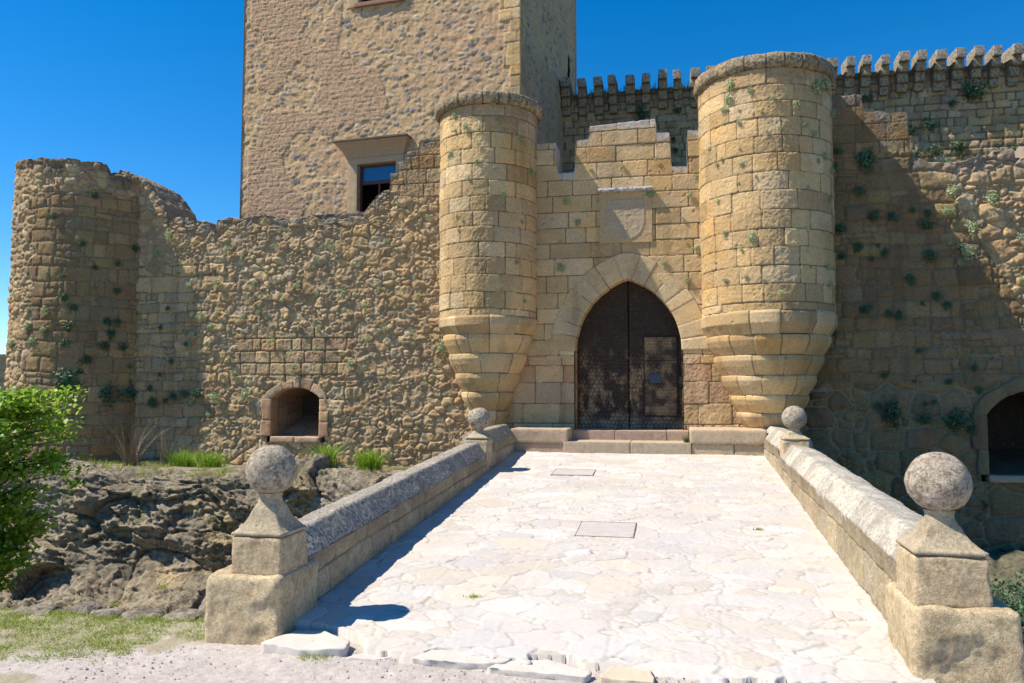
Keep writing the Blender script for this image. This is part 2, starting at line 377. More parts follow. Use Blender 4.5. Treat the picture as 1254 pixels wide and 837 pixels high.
def strip(acc, path, width, y0, depth, pat_col, joints_at, seed=0, res=.02, proud=.012, inner_depth=.4, face=-1, H=.018, rough=.008, wfun=None):
    """ring of dressed stones round an opening: path = inner edge (x, z) points; front face width outward, and the reveal going in"""
    pa = A(path, float); seg = np.hypot(*np.diff(pa, axis=0).T); s = np.concatenate([[0], np.cumsum(seg)])
    n = int(s[-1]/res)+1; ss = np.linspace(0, s[-1], n); px = np.interp(ss, s, pa[:, 0]); pz = np.interp(ss, s, pa[:, 1])
    k = 5
    tx = np.gradient(px); tz = np.gradient(pz); L = np.hypot(tx, tz)+1e-9; nx, nz = -tz/L, tx/L   # left normal
    J = A(joints_at, float)
    def jd(v):
        i = np.clip(np.searchsorted(J, v), 1, len(J)-1); return np.minimum(np.abs(v-J[i-1]), np.abs(J[i]-v)), i
    W = np.full(n, width) if wfun is None else wfun(ss)
    ed, ii = jd(ss)
    # front face: t from 0 to 1, then turned back; reveal before it
    rows = []; 
    nr_ = int(inner_depth/res); nf_ = int(width/res)
    TD = np.concatenate([-np.linspace(inner_depth, 0, nr_, endpoint=False), np.linspace(0, 1, nf_)])
    isf = TD >= 0; 
    T2, SI = np.meshgrid(TD, np.arange(n), indexing='ij')
    fr = T2 >= 0; out_ = np.where(fr, T2, 0)*W[SI]
    X = px[SI]+nx[SI]*out_; Z = pz[SI]+nz[SI]*out_; Y = np.where(fr, y0-proud, y0-proud-T2)
    sid = ii[SI]+seed*100; e = ed[SI]
    e = np.where(fr, np.minimum(e, (1-T2)*W[SI]+.004), e)
    c = shade(e, sid, X, Y, Z, pat_col, (.19, .14, .09), .011, seed)
    h = H*sst(e, 0, .018)-H+.010*(2*hsh(sid, 5)-1)*sst(e, 0, .02)+rough*fbm(X, Y, Z, 7, 4, seed)
    edge = np.exp(-np.abs(np.where(fr, out_, -T2))/.02)
    Nx = np.where(fr, 0, -nx[SI]); Nz = np.where(fr, 0, -nz[SI]); Ny = np.where(fr, -1., 0.)
    h2 = h-.012*edge
    P = np.stack([X+Nx*h2, Y+Ny*h2, Z+Nz*h2], -1)
    P[0] = np.stack([px, np.full(n, y0+inner_depth), pz], -1)
    # outer edge returns into the wall
    last = P[-1:].copy(); last[..., 1] += .09
    P = np.concatenate([P, last]); c = np.concatenate([c, c[-1:]])
    acc.grid(P, c)

# ================================================================== THE SETTING
# ground: base sheet to the horizon (the bottom of the dry moat)
def quad_grid(x0, x1, y0, y1, nx, ny):
    X, Y = np.meshgrid(np.linspace(x0, x1, nx), np.linspace(y0, y1, ny)); return X, Y
acc = Acc(); X, Y = quad_grid(-1500, 1500, -1500, 1500, 60, 60)
acc.grid(np.stack([X, Y, np.full_like(X, -4.3)], -1), A([.085, .09, .04])); acc.build('ground', M_rock)['kind'] = 'structure'
acc = Acc(); X, Y = quad_grid(-24, 22, -9.6, 3, 300, 90)
Z = -3.7+.18*fbm(X, Y, X*0, .5, 5, 3)+.10*fbm(X, Y, X*0, 2.5, 3, 5)
g = sst(fbm(X, Y, X*0, .7, 3, 9), -.1, .3)[..., None]
acc.grid(np.stack([X, Y, Z], -1), A([.20, .17, .11])*(1-g)+A([.09, .12, .04])*g); acc.build('moat_floor', M_rock)['kind'] = 'structure'

# gravel forecourt in front of the bridge
acc = Acc()
xs = np.concatenate([np.linspace(-30, -6.5, 40, endpoint=False), np.linspace(-6.5, 6, 520), np.linspace(6, 25, 40)[1:]])
ys = np.concatenate([np.linspace(-60, -14.6, 40, endpoint=False), np.linspace(-14.6, -11.9, 130), np.linspace(-11.9, -9.4, 40)[1:]])
X, Y = np.meshgrid(xs, ys); z0 = X*0
edge = -12.05+.25*fbm(X, z0, z0, .8, 3, 2)
side = (np.abs(X-.23) > 2.9)
Z = -1.43+.025*fbm(X, Y, z0, .9, 3, 1)+.009*fbm(X, Y, z0, 9, 3, 4)+.006*np.maximum(0, fbm(X, Y, z0, 34, 2, 7))
drop = sst(Y-edge, 0, 2.2)*2.4
Z = Z+.050*sst(Y, -13.45, -12.95)*(1-sst(Y, -12.3, -12.1))*(1-sst(np.abs(X-.3), 2.2, 3.3))+.010*fbm(X, Y, z0, 22, 3, 17)+.006*ridged(X, Y, z0, 40, 2, 18)
Z = Z-drop+.12*(drop > .05)*fbm(X, Y, z0, 3, 4, 8)*sst(drop, 0, .4)
gm = sst(fbm(X, Y, z0, 1.6, 4, 12)+np.where(X < -3.1, .55-.55*sst(-(Y+12.6)*1.0+(X+4.6)*.25, .1, .9), -.6), .05, .3)[..., None]
c = A([.43, .385, .35])*(1+.16*fbm(X, Y, z0, 3, 5, 6)+.16*fbm(X, Y, z0, 30, 2, 16))[..., None]
c = c*(1-.7*gm)+A([.26, .23, .12])*.7*gm
dk = sst(drop, .05, .3)[..., None]; c = c*(1-dk)+A([.17, .16, .09])*dk
acc.grid(np.stack([X, Y, Z], -1), c); acc.build('gravel_path', M_grav)['kind'] = 'structure'
def gz(x, y): return -1.43
# paving of the bridge
ROAD = lambda y: -.494+.0743*(y+1.5)
acc = Acc()
ys = np.concatenate([np.linspace(-13.15, -9, 330, endpoint=False), np.linspace(-9, -1.3, 380)])
xs = np.linspace(-2.58, 3.04, 330); X, Y = np.meshgrid(xs, ys); z0 = X*0
sd = 31; wa = X+.16*fbm(X, Y, z0, 1.6, 3, sd)+.07*fbm(X, Y, z0, 6, 3, sd); wb = Y+.14*fbm(X, Y, z0+4, 1.6, 3, sd)+.07*fbm(X, Y, z0, 6, 3, sd+2)
e, idd, _, _ = rubble(wa, wb, sd, .46, .30, .45, .6, 2.0, .02)
e2, id2, _, _ = rubble(wa, wb, sd+5, .26, .2, .45, .4, 2.0, .02)
big = hsh(idd, 21) > .38
e = np.where(big, e, np.minimum(e, e2)); idd = np.where(big, idd, id2+77777)
h = .010*sst(e, 0, .010)+.006*(2*hsh(idd, 5)-1)+.008*fbm(X, Y, z0, 4, 5, 2)+.005*ridged(X, Y, z0, 7, 3, 5)+.018*(X-np.round(X))*(2*hsh(idd, 6)-1)*.4
pc = A([[.55, .51, .455], [.57, .535, .485], [.53, .485, .43], [.55, .50, .465], [.53, .505, .48], [.56, .505, .43], [.58, .55, .515]])[(hsh(idd, 8)*6.99).astype(int)]
pc = .88*pc*(1+.07*(2*hsh(idd, 9)-1)+.06*fbm(X, Y, z0, 1.3, 4, 3))[..., None]
m = (1-sst(e, .001, .009))[..., None]*sst(fbm(X, Y, z0, 2.2, 3, 91), -.35, .1)[..., None]; pc = pc*(1-m)+A([.40, .37, .335])*m
crk = ((1-sst(e, .0, .0045))*sst(fbm(X, Y, z0, 1.7, 4, 95), .08, .3)*.75)[..., None]; pc = pc*(1-crk)+A([.17, .15, .125])*crk
dirt = (sst(fbm(X, Y, z0, .9, 5, 97), .12, .5)*.22)[..., None]; pc = pc*(1-dirt)+A([.36, .31, .25])*dirt
# the broken near edge: stones beyond it are missing
edge = -12.72+.14*(2*hsh(idd, 14)-1)+.05*np.sin(X*2.1); gone = (Y < edge)
corner = ((X+2.5)**2/.85+(Y+12.75)**2/.28) < 1
gone = gone | corner
Zr = ROAD(Y)+h; Zr = np.where(gone, -1.50, Zr)
acc.grid(np.stack([X, Y, Zr], -1), pc); acc.build('paving', M_pav)['kind'] = 'structure'

# distant wooded hill on the left
acc = Acc(); U, V = quad_grid(0, 1, 0, 1, 220, 60)
Xh = -900+850*U; Yh = 420+500*V; prof = np.sin(np.pi*np.clip(V, 0, 1))*(1-sst(U, .25, .95))
Zh = -4+42*prof*(1+.15*fbm(Xh, Yh, Xh*0, .01, 4, 3))+5*fbm(Xh, Yh, Xh*0, .12, 3, 5)
acc.grid(np.stack([Xh, Yh, Zh], -1), A([.016, .026, .012])); acc.build('hills', M_rock)['kind'] = 'structure'

# rock outcrop that carries the left curtain wall
acc = Acc()
prof = A([(.6, -1.05), (-.6, -1.02), (-2.0, -1.0), (-3.1, -.86), (-3.35, -.92), (-3.5, -1.5), (-3.66, -2.2), (-3.9, -3.1), (-4.7, -3.75), (-6.2, -3.95), (-7.6, -4.1)])
sg = np.concatenate([[0], np.cumsum(np.hypot(*np.diff(prof, axis=0).T))])
s = np.concatenate([np.linspace(0, 3.3, 60, endpoint=False), np.linspace(3.3, 7.6, 175), np.linspace(7.6, sg[-1], 25)[1:]])
py_ = np.interp(s, sg, prof[:, 0]); pz_ = np.interp(s, sg, prof[:, 1])
xs = np.linspace(-19, -3.05, 620); X, Y = np.meshgrid(xs, py_); _, Z = np.meshgrid(xs, pz_)
dy = np.gradient(py_); dz = np.gradient(pz_); L = np.hypot(dy, dz); ny = dz/L; nz = -dy/L
ny = np.convolve(np.pad(ny, 12, 'edge'), np.ones(25)/25, 'valid')[:, None]; nz = np.convolve(np.pad(nz, 12, 'edge'), np.ones(25)/25, 'valid')[:, None]
face = sst(s, 2.6, 3.6)[:, None]
Zt = Z+.10*X  # tilted bedding
big_ = fbm(X, Y, Z, .45, 3, 51)*.55
wv_ = .5*fbm(X, Y, Z, .8, 3, 52)
q_ = Zt*2.6+wv_*1.6; strata = (q_-np.floor(q_)); step = sst(strata, .0, .25)*.5+strata*.5
U_ = X+.22*fbm(X, Y, Z, 1.0, 4, 3); V_ = Z*1.25-Y*.5+.16*X+.18*fbm(X, Y, Z, 1.2, 4, 4)
cr, cid, lu, lv = rubble(U_, V_, 61, 1.7, .8, .45, .7, 2.2, .12)
c2, cid2, lu2, lv2 = rubble(U_+.1*fbm(X, Y, Z, 4, 4, 5), V_+.1*fbm(X, Y, Z, 4, 4, 6), 63, .55, .26, .45, .8, 2.2, .06)
c3, cid3, lu3, lv3 = rubble(U_, V_, 65, .2, .10, .45, .8, 2.2, .03)
H_ = lambda i_, k_: 2*hsh(i_, k_)-1
blk = .05*sst(cr, 0, .03)+.14*H_(cid, 3)+.30*(lu*H_(cid, 4)+lv*H_(cid, 5))
blk2 = .03*sst(c2, 0, .02)+.045*H_(cid2, 3)+.15*(lu2*H_(cid2, 4)+lv2*H_(cid2, 5))
blk3 = .016*H_(cid3, 3)+.06*(lu3*H_(cid3, 4)+lv3*H_(cid3, 5))
rgh = sst(fbm(X, Y, Z, .8, 3, 66), -.3, .3)
disp = big_*.8+blk+blk2*(.25+.75*rgh)+blk3*(.35+.65*rgh)-.07*step*sst(fbm(X, Y, Z, .6, 3, 67), -.2, .25)+(.01+.035*rgh)*ridged(X, Y*.7, Z*2.2, 2.5, 6, 53)+.012*fbm(X, Y, Z, 22, 3, 68)+.05*fbm(X, Y, Z*1.8, 8, 5, 54)
dd = disp*(.18+.82*face)-.15*face
# the mass sinks beside the bridge
low = sst(X, -6.6, -4.4)*(-.45)
Pn = np.stack([X, Y+ny*dd, Z+nz*dd+low*face], -1)
tone = 1+.45*fbm(X, Y, Z, .9, 5, 56)+.12*(2*hsh(cid, 7)-1)+.15*(2*hsh(cid2, 7)-1)
c = A([.29, .245, .175])*tone[..., None]
och = sst(fbm(X, Y, Z, 1.3, 3, 57), .1, .4)[..., None]; c = c*(1-.7*och)+A([.42, .32, .18])*.7*och
gr = (sst(fbm(X, Y, Z, 1.6, 4, 58), .0, .25)*(1-face)*.8)[..., None]; c = c*(1-gr)+A([.16, .15, .07])*gr
ms = (sst(fbm(X, Y, Z, 2.1, 4, 59), .32, .5)*.6)[..., None]; c = c*(1-ms)+A([.11, .12, .05])*ms
acc.grid(Pn, c, flip=True); acc.build('rock_bank', M_rock)['kind'] = 'structure'
ROCKP = Pn
# right moat bank under the curtain wall
acc = Acc(); X, Y = quad_grid(3.5, 20, -8, 1, 220, 140)
Z = -3.5+.9*sst(Y, -2.5, .5)+.35*fbm(X, Y, X*0, .8, 4, 71)+.12*ridged(X, Y, X*0, 2.5, 4, 72)
acc.grid(np.stack([X, Y, Z], -1), A([.14, .13, .08])); acc.build('moat_bank', M_rock)['kind'] = 'structure'

# ================================================================== CASTLE
ARC_C, ARC_R, SPR, HW = .584, 1.864, 1.9, 1.28
def arch_in(X, Z, grow=0.):
    R_ = ARC_R+grow
    up = ((X-ARC_C)**2+(Z-SPR)**2 < R_**2) & ((X+ARC_C)**2+(Z-SPR)**2 < R_**2) & (Z >= SPR)
    return up | ((np.abs(X) < HW+grow) & (Z < SPR) & (Z > -3))
# ---- gate wall
GW = thing('gate_wall', (0, 0, -.5), 'stepped ashlar gate wall between the two round turrets with pointed doorway and worn shield', 'wall')
zt = interp_steps([(-3.9, 7.14), (-1.74, 7.14), (-1.70, 6.35), (-1.28, 6.35), (-1.24, 7.17), (-.92, 7.19), (-.89, 7.50), (.72, 7.58), (.74, 7.22), (1.06, 7.21), (1.09, 6.37), (1.45, 6.36), (1.48, 7.24), (4.0, 7.24)])
p0 = pat_ash(101, ch=(.37, .43), bw=(.55, 1.05), H=.02)
p1 = pat_ash(102, pal=np.concatenate([PAL_RED, PAL_ASH[:3]]), ch=(.40, .55), bw=(.5, 1.0), H=.02, rough=.014)
acc = Acc()
wall_sheet(acc, -3.85, 3.7, 0, .75, -1.2, zt, .018, blend(p0, p1, lambda a, b: b < 1.75), hole=lambda X, Z: (arch_in(X, Z, .30) & (Z > SPR+.02)) | ((np.abs(X) < HW+.02) & (Z < 2)), topw=.18, seed=5, topcol=(.36, .36, .38), topamt=.7)
acc.build('wall', M_ash, GW, (0, 0, -.5))
# pointed arch of long voussoirs, with the jamb below
th = np.linspace(math.pi, math.pi-math.acos(-ARC_C/ARC_R)+0, 60)
angA = math.acos(ARC_C/ARC_R)
left = [(ARC_C+ARC_R*math.cos(t), SPR+ARC_R*math.sin(t)) for t in np.linspace(math.pi, math.pi-angA, 60)]
path_l = left; path = left+[(-x, z) for x, z in left[::-1][1:]]
Ls = sum(math.dist(path[i], path[i+1]) for i in range(len(path)-1))
acc = Acc()
nv = 15; js = np.linspace(0, Ls, nv+1)+np.concatenate([[0], np.random.RandomState(4).uniform(-.05, .05, nv-1), [0]])
strip(acc, path, .64, 0, 0, PAL_ASH[[0, 2, 5, 7]]*1.03, js, 11, .018, .010, .44)
acc.build('arch', M_ash, GW, (0, 0, -.5))
for sx in (-1, 1):
    acc = Acc(); zz = [-.02, .46, .98, 1.42, 1.9]
    X, Y = np.meshgrid(np.linspace(0, .5, 28), np.linspace(-.05, 1.9, 110))
    e = np.min(np.abs(Y[..., None]-A(zz)), -1); idd = np.searchsorted(A(zz), Y)+(50 if sx > 0 else 20)
    c = shade(e, idd, X+sx*9, X, Y, PAL_RED, (.17, .12, .08), .011, 7)
    hh = .012*sst(e, 0, .02)+.008*fbm(X+sx*3, X*0, Y, 8, 4, 3)
    Px = sx*(HW-hh+.012)
    acc.grid(np.stack([Px, X-.008, Y], -1), c, flip=sx < 0); acc.build('jamb', M_ash, GW, (0, 0, -.5))
# shield panel under its little cornice
CP = Acc(); nx_, nz_ = 96, 100
X, Z = np.meshgrid(np.linspace(-.66, .61, nx_), np.linspace(4.54, 5.80, nz_)); u = (X+.02)/.46; v = (Z-5.16)/.54
shield_d = np.where(v > -.1, np.maximum(np.abs(u)-.98, v-.80), np.sqrt(u**2+((v+.1)/.92)**2)-.98)
hs = .45*(.022*(1-sst(shield_d, -.03, .03))+.016*np.exp(-(shield_d/.045)**2))
inside = shield_d < -.1
quart = .016*np.exp(-(u/.05)**2)+.014*np.exp(-((v-.15)/.05)**2)+.018*fbm(X, X*0, Z, 9, 3, 3)+.010*np.exp(-((np.hypot((np.abs(u)-.45), (v-.45))-.2)/.06)**2)+.010*np.exp(-((np.hypot((np.abs(u)-.42), (v+.3))-.2)/.06)**2)
hs = hs+.3*np.where(inside, quart, 0)+.006*fbm(X, X*0, Z, 14, 4, 9)
edgeP = np.minimum(np.minimum(X+.66, .61-X), np.minimum(Z-4.54, 5.8-Z)); hs = hs*sst(edgeP, 0, .05)
c = A([.43, .33, .205])*(1+.10*fbm(X, X*0, Z, 5, 3, 8))[..., None]; oo = (1-sst(shield_d, -.1, .1))[..., None]
c = c*(1-oo)*A([1.02, .93, .8])+c*oo*A([.92, .93, .97])
CP.grid(np.stack([X, -.030-hs, Z], -1), c)
cp = CP.build('crest_panel', M_ash, GW, (0, 0, -.5)); cp['label'] = 'worn stone panel carved with a shield'
acc = Acc(); rough_box(acc, -.70, .64, -.15, .10, 5.79, 5.89, (.50, .47, .44), .02, .03, .006, 8, 3); acc.build('cornice', M_cap, cp, (0, 0, -.5))

# ---- the door
DR = thing('castle_door', (0, .42, 0), 'dark studded double door with small wicket in the pointed gateway', 'door')
def leaf(x0, x1, seed, name, hole=None, y=.42):
    nx_ = int((x1-x0)/.011); nz_ = int(3.85/.011)
    X, Z = np.meshgrid(np.linspace(x0, x1, nx_), np.linspace(-.06, 3.8, nz_)); z0 = X*0
    wx = X+.035*fbm(X, z0, Z, 3, 4, seed); Zs = Z+.03*fbm(X, z0, Z, 3.5, 4, seed+1)
    r1 = np.where(Z > 1.9, .062, .10); rw = np.floor(Zs/r1); cx = (wx/r1+.5*(rw % 2)) % 1-.5; cz = (Zs/r1) % 1-.5; ms = hsh(np.floor(wx/r1+.5*(rw % 2)).astype(int)*977+rw.astype(int), seed) > .25
    dia = np.abs(cx)+np.abs(cz)
    st = .024*(1-sst(dia, .12, .42))
    pl = np.abs(((X+3) % .26)-.13); hh = st-.006*sst(pl, .122, .13)+.008*fbm(X, z0, Z, 4, 4, seed)
    n1 = fbm(X, z0, Z, 3.4, 5, seed+3); n2 = fbm(X, z0, Z*.3, 8, 3, seed+5)
    k = sst(n1+.4*n2, -.12, .4)*sst(-Z, -2.5, -.6)
    c = A([.06, .036, .022])*(1-k[..., None])+A([.42, .275, .15])*k[..., None]
    low = sst(-Z, -.45, 0)[..., None]; c = c*(1-.6*low)+A([.26, .215, .17])*.6*low
    c = c*(1-.55*sst(dia, .3, .5)*ms-.2*(~ms))[..., None]; c = c*(1+.35*fbm(X, z0, Z, 16, 3, seed+8))[..., None]
    ed = np.minimum(X-x0, x1-X); hh = hh-.03*(1-sst(ed, 0, .02+.008*n2)); c = c*sst(ed, -.01, .02)[..., None]
    mask = None
    if hole is not None:
        mk = hole(X, Z); mask = ~(mk[:-1, :-1] | mk[1:, 1:])
    acc = Acc(); acc.grid(np.stack([X, y-hh, Z], -1), c, mask); return acc.build(name, M_wood, DR, (0, .42, 0))
leaf(-1.34, -.012, 3, 'door_leaf')
WK = (.37, 1.17, .31, 2.27)
dl_ = leaf(.0, 1.34, 8, 'door_leaf', hole=lambda X, Z: (X > WK[0]) & (X < WK[1]) & (Z > WK[2]) & (Z < WK[3]))
# wicket, its frame gap and lock plate
X, Z = np.meshgrid(np.linspace(WK[0]+.012, WK[1]-.02, 75), np.linspace(WK[2]+.015, WK[3]-.02, 170)); z0 = X*0
dia = np.abs((X/.08+.5*(np.floor(Z/.08) % 2)) % 1-.5)+np.abs((Z/.08) % 1-.5)
n1 = fbm(X, z0, Z, 5, 4, 33); c = A([.06, .04, .025])*(1-sst(n1, -.3, .3))[..., None]+A([.28, .185, .10])*sst(n1, -.3, .3)[..., None]
hh = .014*(1-sst(dia, .1, .45))+.006*fbm(X, z0, Z, 4, 3, 2)
seam = (1-sst(np.abs(Z-1.67), 0, .015)); c = c*(1-.8*seam)[..., None]
acc = Acc(); acc.grid(np.stack([X, .415-hh, Z], -1), c*(1-.3*sst(dia, .3, .5))[..., None])
for (a_, b_, c_, d_) in ((WK[0]-.01, WK[1]+.01, WK[3]-.005, WK[3]+.03), (WK[0]-.01, WK[0]+.012, WK[2], WK[3]), (WK[1]-.012, WK[1]+.03, WK[2]-.02, WK[3])):
    rough_box(acc, a_, b_, .395, .43, c_, d_, (.02, .013, .01), .04, .006, .002)
rough_box(acc, WK[0]-.1, WK[1]+.1, .46, .47, WK[2]-.1, WK[3]+.1, (.008, .006, .005), .2, .004, 0)
wk = acc.build('wicket_door', M_wood, dl_, (0, .42, 0))
acc = Acc(); rough_box(acc, .50, .78, .375, .405, 1.12, 1.36, (.15, .16, .2), .04, .01, .002); lp = acc.build('lock_plate', M_plate, dl_, (0, .42, 0))
acc = Acc(); t = np.linspace(0, 2*math.pi, 17)[:-1]
U, Vv = np.meshgrid(np.linspace(0, 2*math.pi, 18)[:-1], t)
acc.grid(np.stack([.72+(.06+.011*np.cos(Vv))*np.cos(U), .36+.011*np.sin(Vv), 1.52+(.06+.011*np.cos(Vv))*np.sin(U)], -1), A([.05, .05, .05]), closed=True); acc.build('ring_handle', M_iron, dl_, (0, .42, 0))

# ---- round bartizan turrets
def turret(cx, cy, Rd, z_bot, z_top, layers, rim_r, rim_h, label, seed):
    T = thing('round_turret', (cx, cy, layers[-1][0]), label, 'turret', 'round turrets flanking the gate')
    b = (cx, cy, layers[-1][0])
    acc = Acc(); lathe(acc, cx, cy, [(Rd*.985, z_bot), (Rd, (z_bot+z_top)/2), (Rd, z_top)], .019, pat_ash(seed, ch=(.355, .43), bw=(.42, .9), H=.020, rough=.014, off=.013), seed=seed, wd=(.45, (.25, .17, .10), .5, seed))
    acc.build('drum', M_ash, T, b)
    acc = Acc(); n = 14; pr = []
    for i in range(n+1):
        t = math.pi*(i/n)-math.pi/2; pr.append((Rd-.02+(rim_r-Rd+.02)*max(0, math.cos(t))**.55, z_top+rim_h*(.5+.5*math.sin(t))))
    pr += [(Rd*.6, z_top+rim_h+.03), (.02, z_top+rim_h+.05)]
    lathe(acc, cx, cy, pr, .022, pat_ash(seed+1, pal=A([[.33, .25, .14], [.27, .21, .13], [.36, .26, .14]]), ch=(3, 3.1), bw=(.38, .6), H=.03, rough=.018, mort=(.07, .06, .05)), Rtex=rim_r)
    acc.build('rim', M_cap, T, b)
    prevr = Rd
    for i, (zb_, rt, rb) in enumerate(layers):
        zt_ = z_bot if i == 0 else layers[i-1][0]
        H_ = zt_-zb_; acc = Acc()
        rb = (layers[i+1][1] if i+1 < len(layers) else rt-.12)-.022
        prf = [(rb-.04, zb_-.01), (rb, zb_-.006), (rb+(rt-rb)*.36, zb_+H_*.22), (rb+(rt-rb)*.70, zb_+H_*.44), (rt-.02, zb_+H_*.62), (rt, zb_+H_*.72), (rt, zt_-.03), (rt-.02, zt_-.006), (max(.05, rt-.25), zt_+.006)]
        if i == 0: prf = [(rb-.04, zb_-.01), (rb, zb_-.006), (rb+(rt-rb)*.5, zb_+H_*.22), (rt+.01, zb_+H_*.45), (rt+.015, zt_-.05), (rt-.02, zt_)]
        lathe(acc, cx, cy, prf, .02, pat_ash(seed+10+i, ch=(3, 3.1), bw=(.55, .95), H=.012, rough=.006), Rtex=rt, seed=seed)
        acc.build('corbel_course', M_ash, T, b)
    return T
turret(-3.46, -.05, 1.23, 2.72, 7.79, [(2.30, 1.228, 1.17), (1.84, 1.12, 1.01), (1.37, .97, .86), (.91, .82, .70), (.45, .66, .52), (.02, .48, .30)], 1.38, .33,
       'smaller round turret left of the door, corbelled out above the steps', 201)
turret(3.24, -.10, 1.50, 2.68, 8.0, [(2.17, 1.50, 1.40), (1.73, 1.38, 1.24), (1.28, 1.22, 1.07), (.84, 1.05, .90), (.44, .88, .74), (.10, .72, .58), (-.30, .56, .4)], 1.60, .34,
       'larger round turret right of the door, with a broad weathered rim', 301)

# ---- left curtain wall with embrasure
CW = thing('curtain_wall', (-8.5, .3, -1.1), 'sunlit rubble curtain wall left of the gate with a low arched embrasure', 'wall')
NX0, NX1, NZ0, NZ1 = -9.50, -8.13, -.28, 1.02
def segarch(X, Z, x0, x1, z0, z1, rise, grow=0.):
    xc = (x0+x1)/2; hw = (x1-x0)/2; R_ = (hw*hw+rise*rise)/(2*rise); zc = z1-R_
    return (X > x0-grow) & (X < x1+grow) & (Z > z0-grow) & (((X-xc)**2+(Z-zc)**2 < (R_+grow)**2) | (Z < zc))
zt = interp_steps([(-14.9, 7.2), (-14.35, 7.2), (-13.9, 7.1), (-13.5, 6.88), (-13.23, 6.56), (-12.96, 6.22), (-12.84, 5.95), (-12.78, 5.74), (-12.2, 5.70), (-11.55, 5.62), (-11.38, 5.30), (-11.34, 5.30), (-11.24, 5.66), (-9.6, 5.72), (-8.9, 5.62), (-7.5, 5.72), (-6.95, 5.72), (-6.72, 6.0), (-6.4, 6.22), (-6.24, 6.25), (-6.22, 6.66), (-6.02, 6.66), (-6.0, 6.98), (-5.78, 6.98), (-5.76, 7.22), (-5.45, 7.24), (-5.42, 7.56), (-3.9, 7.6)])
pr0 = pat_rub(401, sx=.30, sy=.20, H=.042, rough=.038, mw=.02, p=2.8, jit=.42, wv=.6, rnd=.022, off=.03)
pr1 = pat_rub(402, sx=.42, sy=.28, H=.044, rough=.038, mw=.02, p=3.2, jit=.36, wv=.55, rnd=.022, off=.022)
pr2 = pat_ash(403, pal=np.concatenate([PAL_RUB[:4], PAL_RED[:2]*.9]), ch=(.30, .36), bw=(.35, .65), H=.03, rough=.018, mw=.014, jw=.018)
pr3 = pat_ash(404, pal=PAL_RUB*.85, ch=(.34, .40), bw=(.4, .7), H=.03, rough=.02, mw=.014)
def mixm(a, b): return fbm(a, b, a*0, .55, 3, 77)+.25*(b < 1.2) > .12
pL = blend(pr0, pr1, mixm)
pL = blend(pL, pr2, lambda a, b: (b > 1.25+.1*np.sin(a*3)) & (b < 2.55+.12*np.sin(a*5)) & (a > -10.6) & (a < -7.4+.3*np.sin(b*9)))
pL = blend(pL, pr3, lambda a, b: (a > -6.3-.35*np.sin(b*8)*(b < 6.2)) & (b > 6.05))
pL = blend(pL, pat_crs(405, pal=PAL_RUB*.92, H=.045, rough=.03), lambda a, b: (a < -11.7+.5*np.sin(b*2.1)+.3*np.sin(b*5)) & (b < 4.6+.5*np.sin(a*3)))
acc = Acc()
wall_sheet(acc, -14.8, -3.6, .3, 1.55, -1.6, zt, .022, pL, hole=lambda X, Z: segarch(X, Z, NX0, NX1, NZ0, NZ1, .27, .13), top_amp=.07, topw=.35, seed=9, topcol=(.19, .17, .14), topamt=.75)
acc.build('wall', M_rub, CW, (-8.5, .3, -1.1))
